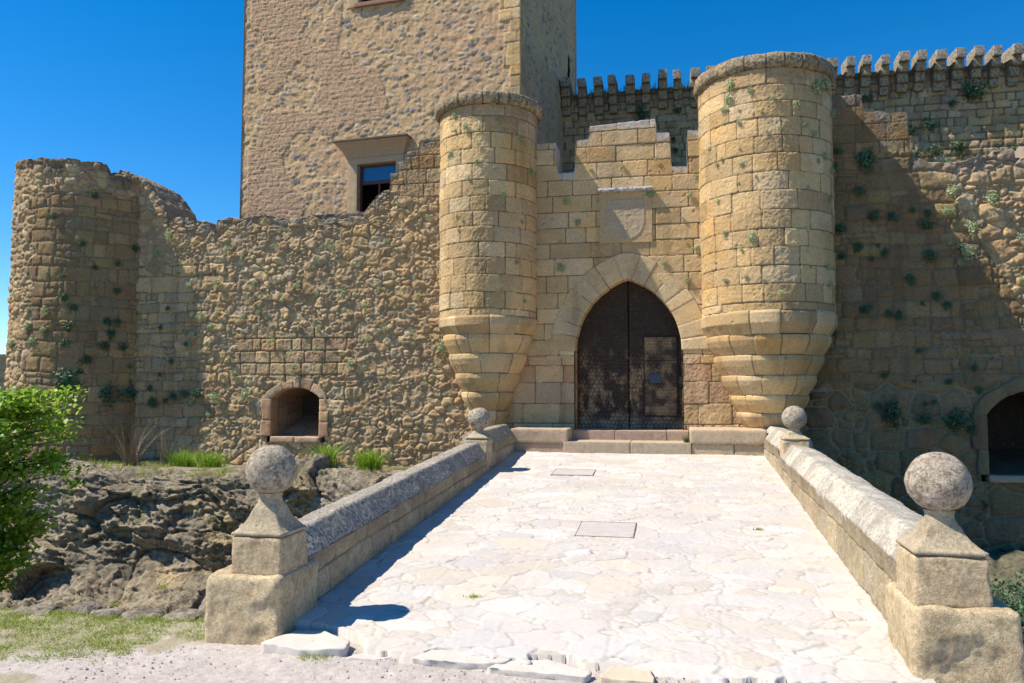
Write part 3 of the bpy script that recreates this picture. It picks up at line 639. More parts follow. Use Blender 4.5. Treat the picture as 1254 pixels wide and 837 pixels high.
def embrasure(parent, base, x0, x1, z0, z1, rise, y0, seed, pal, D=1.9, up=.42, dk=.85):
    xc = (x0+x1)/2; hw = (x1-x0)/2; R_ = (hw*hw+rise*rise)/(2*rise); zc = z1-R_; a_ = math.asin(hw/R_)
    arc = [(xc+R_*math.sin(t), zc+R_*math.cos(t)) for t in np.linspace(-a_, a_, 30)]
    path = [(x0, z0), (x0, z1-rise)]+arc[1:-1]+[(x1, z1-rise), (x1, z0)]
    L_ = sum(math.dist(path[i], path[i+1]) for i in range(len(path)-1))
    h1 = z1-rise-z0; La = L_-2*h1
    J = [0, h1*.42, h1*.98, h1+La*.26, h1+La*.46, h1+La*.58, h1+La*.78, h1+La*1.02, h1+La+h1*.35, h1+La+h1*.62, L_]
    acc = Acc(); strip(acc, path, .27, y0, 0, pal, J, seed, .02, .02, .30, H=.03, rough=.016, wfun=lambda s: .25+.10*(2*hsh(np.searchsorted(A(J), s), seed+2)-1)+.02*np.sin(s*9))
    acc.build('stone_surround', M_ash, parent, base)
    acc = Acc(); rough_box(acc, x0-.02, xc-.02, y0-.05, y0+.35, z0-.16, z0, (.43, .31, .21), .025, .03, .012, 7, seed); rough_box(acc, xc, x1+.02, y0-.05, y0+.35, z0-.16, z0-.004, (.45, .32, .22), .025, .03, .012, 7, seed+1)
    acc.build('sill', M_ash, parent, base)
    # recess: splayed floor, cheeks and vault, and the back, darkened in colour for shade
    pin = A(path+[(x0, z0)]); cen = A([xc, (z0+z1)/2]); sg_ = np.concatenate([[0], np.cumsum(np.hypot(*np.diff(pin, axis=0).T))]); ss = np.linspace(0, sg_[-1], 170)
    qx = np.interp(ss, sg_, pin[:, 0]); qz = np.interp(ss, sg_, pin[:, 1]); tt = np.linspace(0, 1, 60)[:, None]
    k = 1-.25*tt; Xn = cen[0]+(qx-cen[0])[None]*k; Zn = cen[1]+(qz-cen[1])[None]*(1-.15*tt)+up*tt*(1-np.clip((qz-z0)/(z1-z0), 0, 1))[None]
    Yn = y0+.25+D*tt+0*Xn
    e, idd, la, lb = ashlar(np.broadcast_to(ss, Xn.shape).copy(), Yn.copy(), seed+3, (.3, .45), (.35, .6))
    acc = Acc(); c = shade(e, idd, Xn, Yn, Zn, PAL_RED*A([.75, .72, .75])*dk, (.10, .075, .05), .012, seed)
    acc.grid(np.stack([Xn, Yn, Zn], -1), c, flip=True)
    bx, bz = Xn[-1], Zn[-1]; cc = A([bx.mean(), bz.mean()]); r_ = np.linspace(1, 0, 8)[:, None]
    acc.grid(np.stack([cc[0]+(bx-cc[0])[None]*r_, np.full((8, len(bx)), y0+.25+D), cc[1]+(bz-cc[1])[None]*r_], -1), A([.06, .045, .035]), flip=True)  # near-black back, the depth's shade put into its colour
    return acc.build('recess', M_ash, parent, base)
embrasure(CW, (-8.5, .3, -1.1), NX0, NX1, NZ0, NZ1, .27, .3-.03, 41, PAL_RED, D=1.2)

# ---- left round tower
RT = thing('round_tower', (-15.75, 1.4, -1.2), 'ruined round tower at the far left end of the curtain wall with a broken top', 'tower')
tk = A([(-360, 7.6), (-185, 7.62), (-132, 7.47), (-109, 7.36), (-86, 7.30), (-70, 7.26), (-50, 7.25), (-47, 7.0), (-30, 6.9), (-12, 6.6), (0, 5.6), (60, 5.3)])
def ttop(th):
    d = (np.degrees(th)+360) % 360; d = np.where(d > 180, d-360, d)
    d = np.where(d > 60, d-360, d)
    return np.interp(d, tk[:, 0], tk[:, 1])+.05*fbm(th*6, th*0, th*0, 1, 3, 2)+.05*(2*hsh(np.floor(th*2.3/.30).astype(int), 4)-1)
pa = pat_rub(451, sx=.30, sy=.20, H=.07, rough=.03, wv=.5)
pb = pat_crs(452, pal=PAL_SHD*1.02, H=.04, rough=.018, off=.012, warp=.03)
acc = Acc(); lathe(acc, -15.75, 1.4, [(2.40, -2.6), (2.36, 1), (2.32, 7.3)], .025, blend(pb, pa, lambda a, b: (a/2.3 < math.radians(-100)+.09*np.sin(b*7)) | (b > 6.4+.1*np.sin(a*5))), a0=R(-230), a1=R(50), Rtex=2.3, topf=ttop, wd=(.45, (.13, .10, .075), .75, 4))  # sunlit left strip painted in with lighter rubble, the rest in shade colours
acc.build('wall', M_rub, RT, (-15.75, 1.4, -1.2))
acc = Acc(); th = np.linspace(R(-230), R(50), 160); rr = np.linspace(2.25, 1.5, 14)
TH, RR = np.meshgrid(th, rr); TZ = ttop(TH)+.03*fbm(TH*9, RR*6, TH*0, 1, 3, 8)
acc.grid(np.stack([-15.75+RR*np.cos(TH), 1.4+RR*np.sin(TH), TZ], -1), A([.16, .14, .11])); 
TH, K = np.meshgrid(th, np.linspace(0, 1, 10)); acc.grid(np.stack([-15.75+1.5*np.cos(TH), 1.4+1.5*np.sin(TH), ttop(TH)*(1-K)+3*K], -1), A([.2, .16, .11]))
acc.build('wall_head', M_cap, RT, (-15.75, 1.4, -1.2))

# ---- right curtain wall
CR = thing('curtain_wall', (8.5, .3, -3.3), 'shaded coursed curtain wall right of the gate above the dry moat', 'wall')
zt = interp_steps([(3.6, 7.95), (5.52, 7.92), (5.56, 7.52), (6.50, 7.44), (6.53, 6.95), (6.60, 6.45), (6.95, 6.22), (7.6, 6.20), (8.0, 6.28), (8.3, 6.30), (8.32, 6.42), (8.72, 6.42), (8.76, 6.2), (8.98, 6.25), (9.0, 6.55), (9.9, 6.6), (10.1, 6.2), (14, 6.3)])
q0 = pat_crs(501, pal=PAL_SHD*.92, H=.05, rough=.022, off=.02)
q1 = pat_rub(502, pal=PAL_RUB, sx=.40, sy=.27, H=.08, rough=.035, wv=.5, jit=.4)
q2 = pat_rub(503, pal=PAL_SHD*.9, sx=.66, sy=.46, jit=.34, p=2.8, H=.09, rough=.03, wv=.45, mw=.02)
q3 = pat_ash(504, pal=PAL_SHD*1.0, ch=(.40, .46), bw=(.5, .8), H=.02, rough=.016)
pR = blend(q0, q1, lambda a, b: (a-6.5)*1.7+(b-6.5)*.9+.35*fbm(a, b, a*0, 1.2, 3, 4) > .5)  # turret's shadow edge painted in: lighter palette above the diagonal, darker below
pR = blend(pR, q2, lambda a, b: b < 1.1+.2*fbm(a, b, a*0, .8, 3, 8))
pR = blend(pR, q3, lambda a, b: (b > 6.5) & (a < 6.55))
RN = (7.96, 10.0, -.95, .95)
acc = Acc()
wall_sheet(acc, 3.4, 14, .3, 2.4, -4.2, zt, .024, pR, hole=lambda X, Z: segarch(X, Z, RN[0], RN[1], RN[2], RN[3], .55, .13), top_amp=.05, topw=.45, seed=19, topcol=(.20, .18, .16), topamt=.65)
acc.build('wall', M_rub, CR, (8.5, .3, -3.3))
embrasure(CR, (8.5, .3, -3.3), RN[0], RN[1], RN[2], RN[3], .55, .3-.03, 43, PAL_SHD*.9, up=.3, dk=.35)  # surround and recess colours darkened to paint in the shade

# ---- rear wall with its row of corbels
YB = 8.4
RW = thing('battlement_wall', (5, YB, 0), 'high rear castle wall with a row of stone brackets along its head', 'wall')
acc = Acc(); zt = lambda x: 11.55+0*x
wall_sheet(acc, -3.6, 19, YB, 1.2, 4.0, zt, .045, pat_ash(601, pal=PAL_RUB*.95, ch=(.22, .31), bw=(.24, .55), H=.04, rough=.025, mw=.022, jw=.022, warp=.03, mort=(.13, .10, .065)), topw=.45, seed=29, top_amp=.05, topcol=(.12, .11, .08), topamt=.7)
acc.build('wall', M_rub, RW, (5, YB, 0))
rng = np.random.RandomState(5)
br = Acc()
for k, (zz, dy) in enumerate(((11.05, .16), (11.32, .30), (11.62, .46))):
    rough_box(br, -.155, .155, -dy, .25, zz-.32+k*.0, zz+.02, (.33, .26, .16), .05, .05, .012, 5, k)
rough_box(br, -.15, .15, -.64, .3, 11.60, 11.93, (.34, .30, .235), .05, .03, .014, 5, 9, taper=.0)
br0 = br.build('corbel', M_cap, RW, (0, 0, 11.4)); bm_me = br0.data
xs_b = np.arange(-2.55, 18.6, .555)
for i, xx in enumerate(xs_b):
    o = br0 if i == 0 else br0.copy()
    if i: COL.objects.link(o); o.parent = RW
    o.location = (xx-5+rng.uniform(-.03, .03), 0, 11.4+rng.uniform(-.04, .04)); o.rotation_euler = (rng.uniform(-.03, .03), rng.uniform(-.03, .03), rng.uniform(-.06, .06))
    o.scale = (rng.uniform(.85, 1.15), rng.uniform(.85, 1.05), 1)

# ---- the keep
K0 = A([-3.21, 3., 0.]); ka = R(5.4)
al = A([math.cos(ka), -math.sin(ka), 0]); no = A([math.sin(ka), math.cos(ka), 0])
KP = thing('keep_tower', tuple(K0), 'tall square keep of mortared rubble rising behind the left curtain wall', 'tower')
# openings in the front face (distance left of the corner is negative s)
W1 = (-5.32, -3.97, 6.2, 7.97); W2 = (-5.35, -3.85, 13.12, 14.6)
def keep_pat(seed, quoin_side=1):
    def f(a, b, X, Y, Z):
        a0_, b0_ = a, b; wz = a*0; aa = a+.03*fbm(a, b, wz, 6, 3, seed+50); bb = b+.03*fbm(a, b, wz+1, 6, 3, seed+51); e, idd, _, _ = rubble(aa, bb, seed, .21, .12, .46, .9, 2.0, .05)
        z = a*0
        st = (hsh(idd, 4) > .40)
        size = .010+.026*hsh(idd, 6)
        hgt = .014*sst(e, size*.5, size+.02)*st
        mortar = A([.50, .34, .185])*(1+.15*fbm(a, b, z, 1.3, 4, seed))[..., None]
        pk = sst(fbm(a, b, z, .5, 3, seed+2), .0, .35)[..., None]; mortar = mortar*(1-.5*pk)+A([.46, .285, .18])*.5*pk
        pal = A([[.42, .31, .19], [.36, .27, .18], [.24, .205, .17], [.46, .36, .22], [.33, .27, .21], [.40, .28, .16]])
        sc = pal[(hsh(idd, 8)*5.99).astype(int)]*(1+.2*(2*hsh(idd, 9)-1))[..., None]
        k = (sst(e, size*.5, size)*st)[..., None]
        c = mortar*(1-k)+sc*k
        h = hgt-.04+.022*fbm(a, b, z, 5, 5, seed+1)+.015*ridged(a, b, z, 7, 4, seed+3)
        # thin brick patches
        e2, i2, _, _ = ashlar(a, b, seed+9, (.065, .085), (.22, .34), warp=.02)
        bm = (fbm(a, b, z, .42, 3, seed+4)+.11-.2*sst(a+1.2*fbm(a, b, z, .8, 3, seed+7), -8.3, -6.8)+.05*(a > -2)+.12*fbm(a, b, z, 3, 3, seed+6) > .19) & (a > -9.3)
        bc = A([.46, .295, .18])*(1+.14*(2*hsh(i2, 2)-1))[..., None]; m2 = (1-sst(e2, .004, .014))[..., None]; bc = bc*(1-m2)+A([.43, .31, .19])*m2
        h = np.where(bm, .018*sst(e2, 0, .012)-.03+.012*fbm(a, b, z, 9, 3, seed), h); c = np.where(bm[..., None], bc, c)
        # quoins at the visible corner
        e3, i3, _, _ = ashlar(a, b, seed+12, (.30, .40), (.4, .7), warp=.01)
        qd = -a if quoin_side > 0 else a
        qm = qd < .42+.28*(2*hsh(i3//1000, 3)-1)
        qc = shade(e3, i3, X, Y, Z, PAL_ASH, (.25, .19, .12), .014, seed)
        h = np.where(qm, .02*sst(e3, 0, .02)-.02+.010*fbm(a, b, z, 8, 3, seed), h); c = np.where(qm[..., None], qc, c)
        return h, c
    return f
acc = Acc()
def khole(X, Z):
    return ((X > W1[0]) & (X < W1[1]) & (Z > W1[2]) & (Z < W1[3])) | ((X > W2[0]) & (X < W2[1]) & (Z > W2[2]) & (Z < W2[3]))
def kwall(acc, o, al_, no_, L_, z0, z1, seed, hole=None, res=.03, side=1, flip=False):
    nu = int(L_/res)+1; nz = int((z1-z0)/res)+1
    s = np.linspace(-L_, 0, nu) if side > 0 else np.linspace(0, L_, nu)
    # put grid lines on the window edges
    zz = np.linspace(z0, z1, nz); Sg, Zg = np.meshgrid(s, zz)
    P0 = A(o)+Sg[..., None]*A(al_)+Zg[..., None]*A([0, 0, 1.])
    h, c = keep_pat(seed, side)(Sg, Zg, P0[..., 0], P0[..., 1], P0[..., 2])
    edge = sst(np.abs(Sg), 0, .05); h = np.where(np.abs(Sg) < .03, -.02, h)
    c = c*1.0
    P = P0-A(no_)*h[..., None]
    mask = None
    if hole is not None:
        mk = hole(Sg, Zg); mask = ~(mk[:-1, :-1] | mk[1:, 1:] | mk[1:, :-1] | mk[:-1, 1:])
    acc.grid(P, c, mask)
kwall(acc, K0, al, no, 9.55, 4.2, 17.2, 701, khole)
# right face (normal along +al): its along-direction is no
kwall(acc, K0, no, -al, 7.7, 4.2, 17.2, 711, lambda s_, z_: (s_ > 6.3) & (s_ < 6.62) & (z_ > 12.0) & (z_ < 13.4), side=-1)
# rear and far-left faces and head, plain
def quadk(acc, pts, col): acc.add(A(pts), A([[0, 1, 2, 3]]), np.broadcast_to(A(col), (4, 3)))
c00 = K0+al*0+no*7.7; c10 = K0-al*9.55+no*7.7; c11 = K0-al*9.55
up_ = lambda p, z: (p[0], p[1], z)
quadk(acc, [up_(c00, 4.2), up_(c10, 4.2), up_(c10, 17.2), up_(c00, 17.2)], (.42, .31, .19)); quadk(acc, [up_(c10, 4.2), up_(c11, 4.2), up_(c11, 17.2), up_(c10, 17.2)], (.42, .31, .19))
quadk(acc, [up_(K0, 17.15), up_(c00, 17.15), up_(c10, 17.15), up_(c11, 17.15)], (.3, .25, .18))
acc.build('wall', M_keep, KP, tuple(K0))
def kbox(acc, s0, s1, d0, d1, z0, z1, col, **kw):
    a2 = Acc(); rough_box(a2, s0, s1, d0, d1, z0, z1, col, **kw)
    for V_, F_, C_ in zip(a2.V, a2.F, a2.C):
        acc.V.append(K0+V_[:, :1]*al+V_[:, 1:2]*no+V_[:, 2:3]*A([0, 0, 1.])); acc.F.append(F_+acc.n-0*acc.n if False else F_+0); acc.C.append(C_)
    # renumber
def kpart(boxes, name, mat, parent, smooth=True):
    a2 = Acc()
    for b in boxes: rough_box(a2, *b[0], b[1], **b[2])
    for i in range(len(a2.V)): a2.V[i] = K0+a2.V[i][:, :1]*al+a2.V[i][:, 1:2]*no+a2.V[i][:, 2:3]*A([0, 0, 1.])
    return a2.build(name, mat, parent, tuple(K0))
for (s0, s1, z0, z1), lab in ((W1, 1), (W2, 0)):
    kw = dict(res=.04, r=.02, amp=.006)
    col_s = (.46, .34, .20)
    fr = kpart([((s0-.02-.30, s0+.02, -.03, .30, z0-.1, z1+.02), col_s, kw), ((s1-.02, s1+.24, -.03, .30, z0-.1, z1+.02), col_s, kw), ((s0-.3, s1+.24, -.034, .30, z1-.01, z1+.22), (.45, .32, .19), kw)]
               + ([((s0-.12, s1+.1, -.08, .3, z0-.12, z0+.01), (.30, .17, .11), kw)] if not lab else []), 'window', M_ash, KP)
    kpart([((s0, s0+.09, .18, .24, z0, z1), (.07, .02, .02), dict(res=.1, r=.01, amp=0)), ((s1-.09, s1, .18, .24, z0, z1), (.07, .02, .02), dict(res=.1, r=.01, amp=0)),
           ((s0, s1, .18, .24, z1-.07, z1), (.07, .02, .02), dict(res=.1, r=.01, amp=0)), ((s0, s1, .17, .24, z1-.62, z1-.50), (.07, .02, .02), dict(res=.1, r=.01, amp=0)),
           (((s0+s1)/2-.03, (s0+s1)/2+.03, .19, .24, z0, z1-.6), (.07, .02, .02), dict(res=.1, r=.01, amp=0))], 'window_frame', M_redw, fr)
    kpart([((s0, s1, .215, .225, z1-.56, z1), (.02, .03, .05), dict(res=.5, r=.002, amp=0))], 'pane', M_glass, fr)
    kpart([((s0-.1, s1+.1, 1.2, 1.22, z0-.3, z1+.1), (.012, .008, .008), dict(res=.5, r=.002, amp=0)), ((s0-.1, s1+.1, .25, 1.2, z1+.05, z1+.07), (.02, .012, .01), dict(res=.5, r=.002, amp=0)), ((s0-.12, s0-.1, .25, 1.2, z0-.3, z1+.1), (.02, .012, .01), dict(res=.5, r=.002, amp=0)), ((s1+.1, s1+.12, .25, 1.2, z0-.3, z1+.1), (.02, .012, .01), dict(res=.5, r=.002, amp=0)), ((s0-.1, s1+.1, .25, 1.2, z0-.32, z0-.3), (.02, .012, .01), dict(res=.5, r=.002, amp=0))], 'dark_room', M_keep, fr)
# flared lintel hood over the lower window
a2 = Acc(); zA, zB = 8.16, 8.62
for (s0, s1, s2, s3) in ((-5.62, -3.72, -5.97, -3.50),):
    n = 10
    t = np.linspace(0, 1, n); S0, Tt = np.meshgrid(np.linspace(0, 1, 60), t)
    L0 = s0+(s2-s0)*Tt**1.1; L1 = s1+(s3-s1)*Tt**1.1; Sx = L0+(L1-L0)*S0; D = -.05-.28*Tt**1.6+.01*fbm(Sx, Tt, Tt, 6, 3, 2)
    for P_, C_ in ((np.stack([Sx, D, zA+(zB-zA)*Tt], -1), A([.44, .30, .18])),):
        a2.grid(P_, C_)
    for (i_, fl) in ((0, True), (-1, False)):
        e0 = np.stack([Sx[:, i_], D[:, i_], zA+(zB-zA)*Tt[:, i_]], -1); e1 = e0.copy(); e1[:, 1] = .02; a2.grid(np.stack([e0, e1], 1), A([.44, .30, .18]), flip=fl)
    rough_box(a2, s2-.03, s3+.03, -.38, .05, zB-.01, zB+.06, (.13, .12, .09), res=.04, r=.02, amp=.012)
for i in range(len(a2.V)): a2.V[i] = K0+a2.V[i][:, :1]*al+a2.V[i][:, 1:2]*no+a2.V[i][:, 2:3]*A([0, 0, 1.])
a2.build('lintel_hood', M_ash, KP, tuple(K0))
# slit window backing on the right face
kpart([((-.6, -.35, 6.2, 6.7, 11.9, 13.5), (.02, .015, .012), dict(res=.5, r=.01, amp=0))], 'slit_window', M_keep, KP)

# ================================================================== BRIDGE
BR = thing('bridge', (0, -7, -4.2), 'stone bridge body that carries the paving over the dry moat', 'bridge')
for xw, fl in ((-3.12, False), (3.72, True)):
    acc = Acc()
    Yg, Zg = np.meshgrid(np.linspace(-12.4, .2, 260), np.linspace(-4.4, 0, 90)); Zg = -4.4+(Zg+4.4)*(ROAD(Yg)+.1+4.4)/4.4
    h, c = pat_rub(801, pal=PAL_SHD, sx=.5, sy=.34, H=.06)(Yg, Zg, Yg*0+xw, Yg, Zg)
    acc.grid(np.stack([xw+(-1 if not fl else 1)*h, Yg, Zg], -1), c, flip=not fl)
    acc.build('side_wall', M_rub, BR, (0, -7, -4.2))

RZL = lambda y: np.where(y < -3.72, -.09+.055*(y+4.3), .12+.02*(y+3.7))       # ridge of the left parapet
RZR = lambda y: np.where(y < -3.72, -.055+.037*(y+4.2), .09+.02*(y+3.7))      # ridge of the right parapet
def parapet(side, label, y0, y1, seed, mcop, base_x):
    P_ = thing('parapet', (base_x, (y0+y1)/2, -.8), label, 'parapet', 'bridge parapets'); b = (base_x, (y0+y1)/2, -.8)
    RZ = RZL if side < 0 else RZR
    sgn = side                                     # -1 left, +1 right
    xi = -2.54 if side < 0 else 3.0
    ys = np.linspace(y0, y1, int((y1-y0)/.022)); rg = np.random.RandomState(seed)
    # jittered coping joints
    J = [y0-.01]
    while J[-1] < y1: J.append(J[-1]+rg.uniform(.42, .75))
    J = A(J)
    def sweep(prof, name, mat, pal, kind):
        pf = A(prof, float); sg2 = np.concatenate([[0], np.cumsum(np.hypot(*np.diff(pf, axis=0).T))]); ss = np.arange(0, sg2[-1], .02); ss = np.append(ss, sg2[-1])
        ox = np.interp(ss, sg2, pf[:, 0]); oz = np.interp(ss, sg2, pf[:, 1])
        dx = np.gradient(ox); dz_ = np.gradient(oz); L_ = np.hypot(dx, dz_)+1e-9
        nx = -dz_/L_; nz2 = dx/L_
        S_, Yg = np.meshgrid(ss, ys); OX = np.interp(S_, ss, ox); OZ = np.interp(S_, ss, oz); NX = np.interp(S_, ss, nx); NZ = np.interp(S_, ss, nz2)
        X = xi+sgn*OX; 
        if kind == 'cop':
            Yw = Yg+.03*fbm(X, Yg, OZ, 3, 2, seed)-.10*(S_-.2)
            i = np.clip(np.searchsorted(J, Yw), 1, len(J)-1); e = np.minimum(Yw-J[i-1], J[i]-Yw); idd = i+seed
            Z = RZ(Yg)+OZ
            h = .012*sst(e, 0, .02)+.008*(2*hsh(idd, 3)-1)+.008*fbm(X, Yg, Z, 5, 4, seed)+.005*fbm(X, Yg, Z, 20, 3, seed)-.012
            c = shade(e, idd, X, Yg, Z, pal, (.30, .27, .22), .012, seed)
        else:
            zr = ROAD(Yg)-.12; ztp = RZ(Yg)-.25
            Z = np.where(OZ <= 0, zr+(OZ+1)*(ztp-zr), ztp)
            if kind == 'out': Z = zr-.6+(OZ+1)*(ztp-zr+.6)
            e, idd, _, _ = ashlar(Yg, Z-ztp+.0, seed+2, (.30, .42), (.45, .9), warp=.02)
            h = .02*sst(e, 0, .02)+.01*(2*hsh(idd, 3)-1)+.018*fbm(X, Yg, Z, 4, 4, seed)+.012*fbm(X, Yg, Z, 16, 3, seed)-.01
            c = shade(e, idd, X, Yg, Z, pal, (.24, .19, .13), .012, seed)
            d = (ztp-Z)
            c = c*(1-.35*(1-sst(d+.15*fbm(X, Yg, Z, 5, 3, seed), 0, .35)))[..., None]
        # profile normal points up and towards the road: (-OX direction)
        PX = X+sgn*NX*h; PZ = Z+NZ*h
        a3 = Acc(); a3.grid(np.stack([PX, Yg, PZ], -1), c, flip=(side > 0)); 
        return a3.build(name, mat, P_, b)
    pal_w = A([[.40, .33, .22], [.44, .37, .26], [.36, .29, .19], [.42, .34, .21]])
    pal_c = A([[.33, .30, .25], [.37, .34, .29], [.29, .265, .22]]) if side < 0 else A([[.46, .42, .35], [.49, .45, .38], [.42, .38, .31]])  # left coping darker: lichen, with some of its shade painted in
    sweep([(0, -1), (0, 0)], 'inner_face', M_block, pal_w, 'in')
    sweep([(.62, 0), (.62, -1)], 'outer_face', M_block, pal_w, 'out')
    sweep([(.004, -.30), (.0, -.245), (.015, -.215), (.165, -.012), (.195, 0), (.45, -.035), (.60, -.09), (.62, -.30)], 'coping', mcop, pal_c, 'cop')
    a3 = Acc(); xa, xb = sorted((xi+sgn*.025, xi+sgn*.595)); rough_box(a3, xa, xb, y0-.02, y0+.2, -1.6, float(RZ(y0))-.12, (.42, .36, .25), .03, .03, .012, 6, seed); a3.build('end_stone', M_block, P_, b)
    return P_
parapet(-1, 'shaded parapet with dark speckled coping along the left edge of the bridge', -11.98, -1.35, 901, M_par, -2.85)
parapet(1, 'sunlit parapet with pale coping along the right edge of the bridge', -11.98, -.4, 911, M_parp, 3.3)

def finial(x, y, zc, Rb, zblk, bw, label, seed, blk=None, basebox=None, lean=0.):
    """ball finial: ball on a waisted neck over a square concave pyramid, a block, and for the near pair a big rough base stone"""
    F_ = thing('ball_finial', (x, y, (basebox[4] if basebox else zblk-.35)), label, 'finial', 'stone ball finials on the bridge'); b = (x, y, (basebox[4] if basebox else zblk-.35))
    acc = Acc(); TH, PH = np.meshgrid(np.linspace(0, 2*math.pi, 90, endpoint=False), np.linspace(-math.pi/2+.02, math.pi/2-.001, 60))
    n = np.stack([np.cos(PH)*np.cos(TH), np.cos(PH)*np.sin(TH), np.sin(PH)], -1)
    rr = Rb*(1+.05*fbm(n[..., 0], n[..., 1], n[..., 2], 2, 3, seed))+.005*fbm(n[..., 0], n[..., 1], n[..., 2], 9, 4, seed+1); rr = rr*np.where(n[..., 2] > 0, 1-.03*n[..., 2], 1)
    c = A([.36, .31, .24])*(1+.25*fbm(n[..., 0], n[..., 1], n[..., 2], 2.5, 4, seed+2))[..., None]
    acc.grid(A([x, y, zc])+n*rr[..., None], c, closed=True); acc.build('ball', M_ball, F_, b)
    # neck: round at the top, square at the foot
    acc = Acc(); zt_, zb_ = zc-Rb*.90, zblk
    TH, T_ = np.meshgrid(np.linspace(0, 2*math.pi, 96, endpoint=False), np.concatenate([np.linspace(0, 1, 46), [1.0, 1.0, 1.0, 1.0]]))
    r0 = Rb*.47; r1 = bw/2*.93
    kk = T_**3.0; hw_ = r0*(1-.08*np.sin(np.pi*np.clip(T_*2.5, 0, 1)))+(r1-r0)*kk
    sq = 1/np.maximum(np.abs(np.cos(TH)), np.abs(np.sin(TH))); mixs = sst(T_, .05, .55); rad = hw_*((1-mixs)+mixs*sq)
    Zn = zt_+(zb_+.035-zt_)*T_; 
    Zn[-4] = zb_+.034; Zn[-3] = zb_+.004; Zn[-2] = zb_+.002; Zn[-1] = zb_-.04; rad[-4:-2] = (r1+.010)*sq[-4:-2]; rad[-2:] = (r1-.022)*sq[-2:]
    X = x+rad*np.cos(TH)+lean*(1-T_)*0; Y = y+rad*np.sin(TH)
    d = .007*fbm(X, Y, Zn, 9, 4, seed+3); c = A([.42, .35, .24])*(1+.22*fbm(X, Y, Zn, 6, 4, seed+5))[..., None]
    acc.grid(np.stack([X+d*np.cos(TH), Y+d*np.sin(TH), Zn], -1), c, closed=True, flip=True); acc.build('neck', M_block, F_, b)
    acc = Acc(); zb2 = blk if blk is not None else zblk-.35
    rough_box(acc, x-bw/2, x+bw/2, y-bw/2, y+bw/2, zb2, zblk-.016, (.50, .39, .245), .014, .022, .010, 7, seed+6, taper=.05, colv=.3, rid=.014); acc.build('block', M_block, F_, b)
    if basebox:
        acc = Acc(); rough_box(acc, *basebox, (.53, .42, .26), .018, .05, .03, 3.2, seed+8, taper=.03, colv=.35, rid=.035); acc.build('base_stone', M_block, F_, b)
    return F_
finial(-2.775, -12.2, .15, .245, -.455, .53, 'large stone ball on the rough near pillar at the left foot of the bridge', 11, blk=-.82, basebox=(-3.24, -2.47, -12.56, -11.75, -1.60, -.815))
finial(3.235, -12.2, .165, .250, -.39, .56, 'large speckled stone ball on the near pillar at the right foot of the bridge', 21, blk=-.79, basebox=(2.93, 3.70, -12.58, -11.65, -1.60, -.785))
finial(-2.74, -3.9, .375, .225, -.02, .46, 'small looking far stone ball on the left parapet near the turret', 31, blk=-.55)
finial(3.26, -3.9, .43, .225, .03, .48, 'small looking far stone ball on the right parapet near the turret', 41, blk=-.50)

# steps and flanking benches at the door
ST = thing('door_steps', (0, -.6, -.6), 'two shaded stone steps below the castle door', 'steps')
acc = Acc()
rough_box(acc, -1.36, -.30, -.52, .5, -.30, .0, (.40, .28, .21), .03, .012, .005, 6, 1); rough_box(acc, -.292, .9, -.525, .5, -.30, -.003, (.38, .27, .20), .03, .012, .005, 6, 2); rough_box(acc, .905, 1.40, -.515, .5, -.30, .0, (.40, .29, .2), .03, .012, .005, 6, 3)
acc.build('upper_step', M_ash, ST, (0, -.6, -.6))
acc = Acc(); rough_box(acc, -1.40, .10, -1.36, -.3, -.62, -.22, (.42, .33, .23), .03, .015, .006, 6, 4); rough_box(acc, .108, 1.44, -1.35, -.3, -.62, -.222, (.42, .34, .23), .03, .015, .006, 6, 5)
acc.build('lower_step', M_ash, ST, (0, -.6, -.6))
acc = Acc(); rough_box(acc, -2.62, -1.30, -1.34, .05, -.26, .06, (.42, .31, .21), .03, .03, .012, 5, 6); rough_box(acc, -2.62, -1.32, -1.30, .05, -.65, -.262, (.40, .28, .19), .03, .02, .012, 5, 7)
tag(acc.build('stone_bench', M_ash, None, (-1.9, -.6, -.6), loc=(-1.9, -.6, -.6)), 'shaded stone bench block left of the door steps', 'bench', 'bench blocks beside the door')
acc = Acc(); rough_box(acc, 1.42, 3.05, -1.36, .05, -.24, .08, (.46, .35, .23), .03, .035, .014, 5, 8); rough_box(acc, 1.45, 2.35, -1.32, .05, -.62, -.242, (.45, .35, .22), .03, .02, .012, 5, 9); rough_box(acc, 2.36, 3.05, -1.31, .05, -.62, -.243, (.43, .33, .22), .03, .02, .012, 5, 10)
tag(acc.build('stone_bench', M_ash, None, (2.2, -.6, -.6), loc=(2.2, -.6, -.6)), 'sunlit stone bench block right of the door steps', 'bench', 'bench blocks beside the door')

# hatches let into the paving
def hatch(x, y, w_, d_, label, seed):
    H_ = thing('access_cover', (x, y, ROAD(y)), label, 'cover', 'access covers in the paving'); H_.rotation_euler = (math.atan(.0743), 0, 0)
    acc = Acc(); rough_box(acc, -w_/2, w_/2, -d_/2, d_/2, .002, .026, (.43, .395, .365), .03, .004, .002, 9, seed); acc.build('slab', M_pav, H_)
    acc = Acc()
    for q in ((-w_/2-.02, w_/2+.02, -d_/2-.012, -d_/2-.002), (-w_/2-.02, w_/2+.02, d_/2+.002, d_/2+.010), (-w_/2-.010, -w_/2-.002, -d_/2, d_/2), (w_/2+.002, w_/2+.010, -d_/2, d_/2)):
        rough_box(acc, q[0], q[1], q[2], q[3], .0, .029, (.30, .27, .25), .2, .003, 0)
    acc.build('frame', M_grav, H_)
hatch(-.84, -3.9, .78, .62, 'smaller farther square cover in the bridge paving', 3)
hatch(.16, -8.3, .76, .80, 'larger nearer square cover in the middle of the paving', 4)

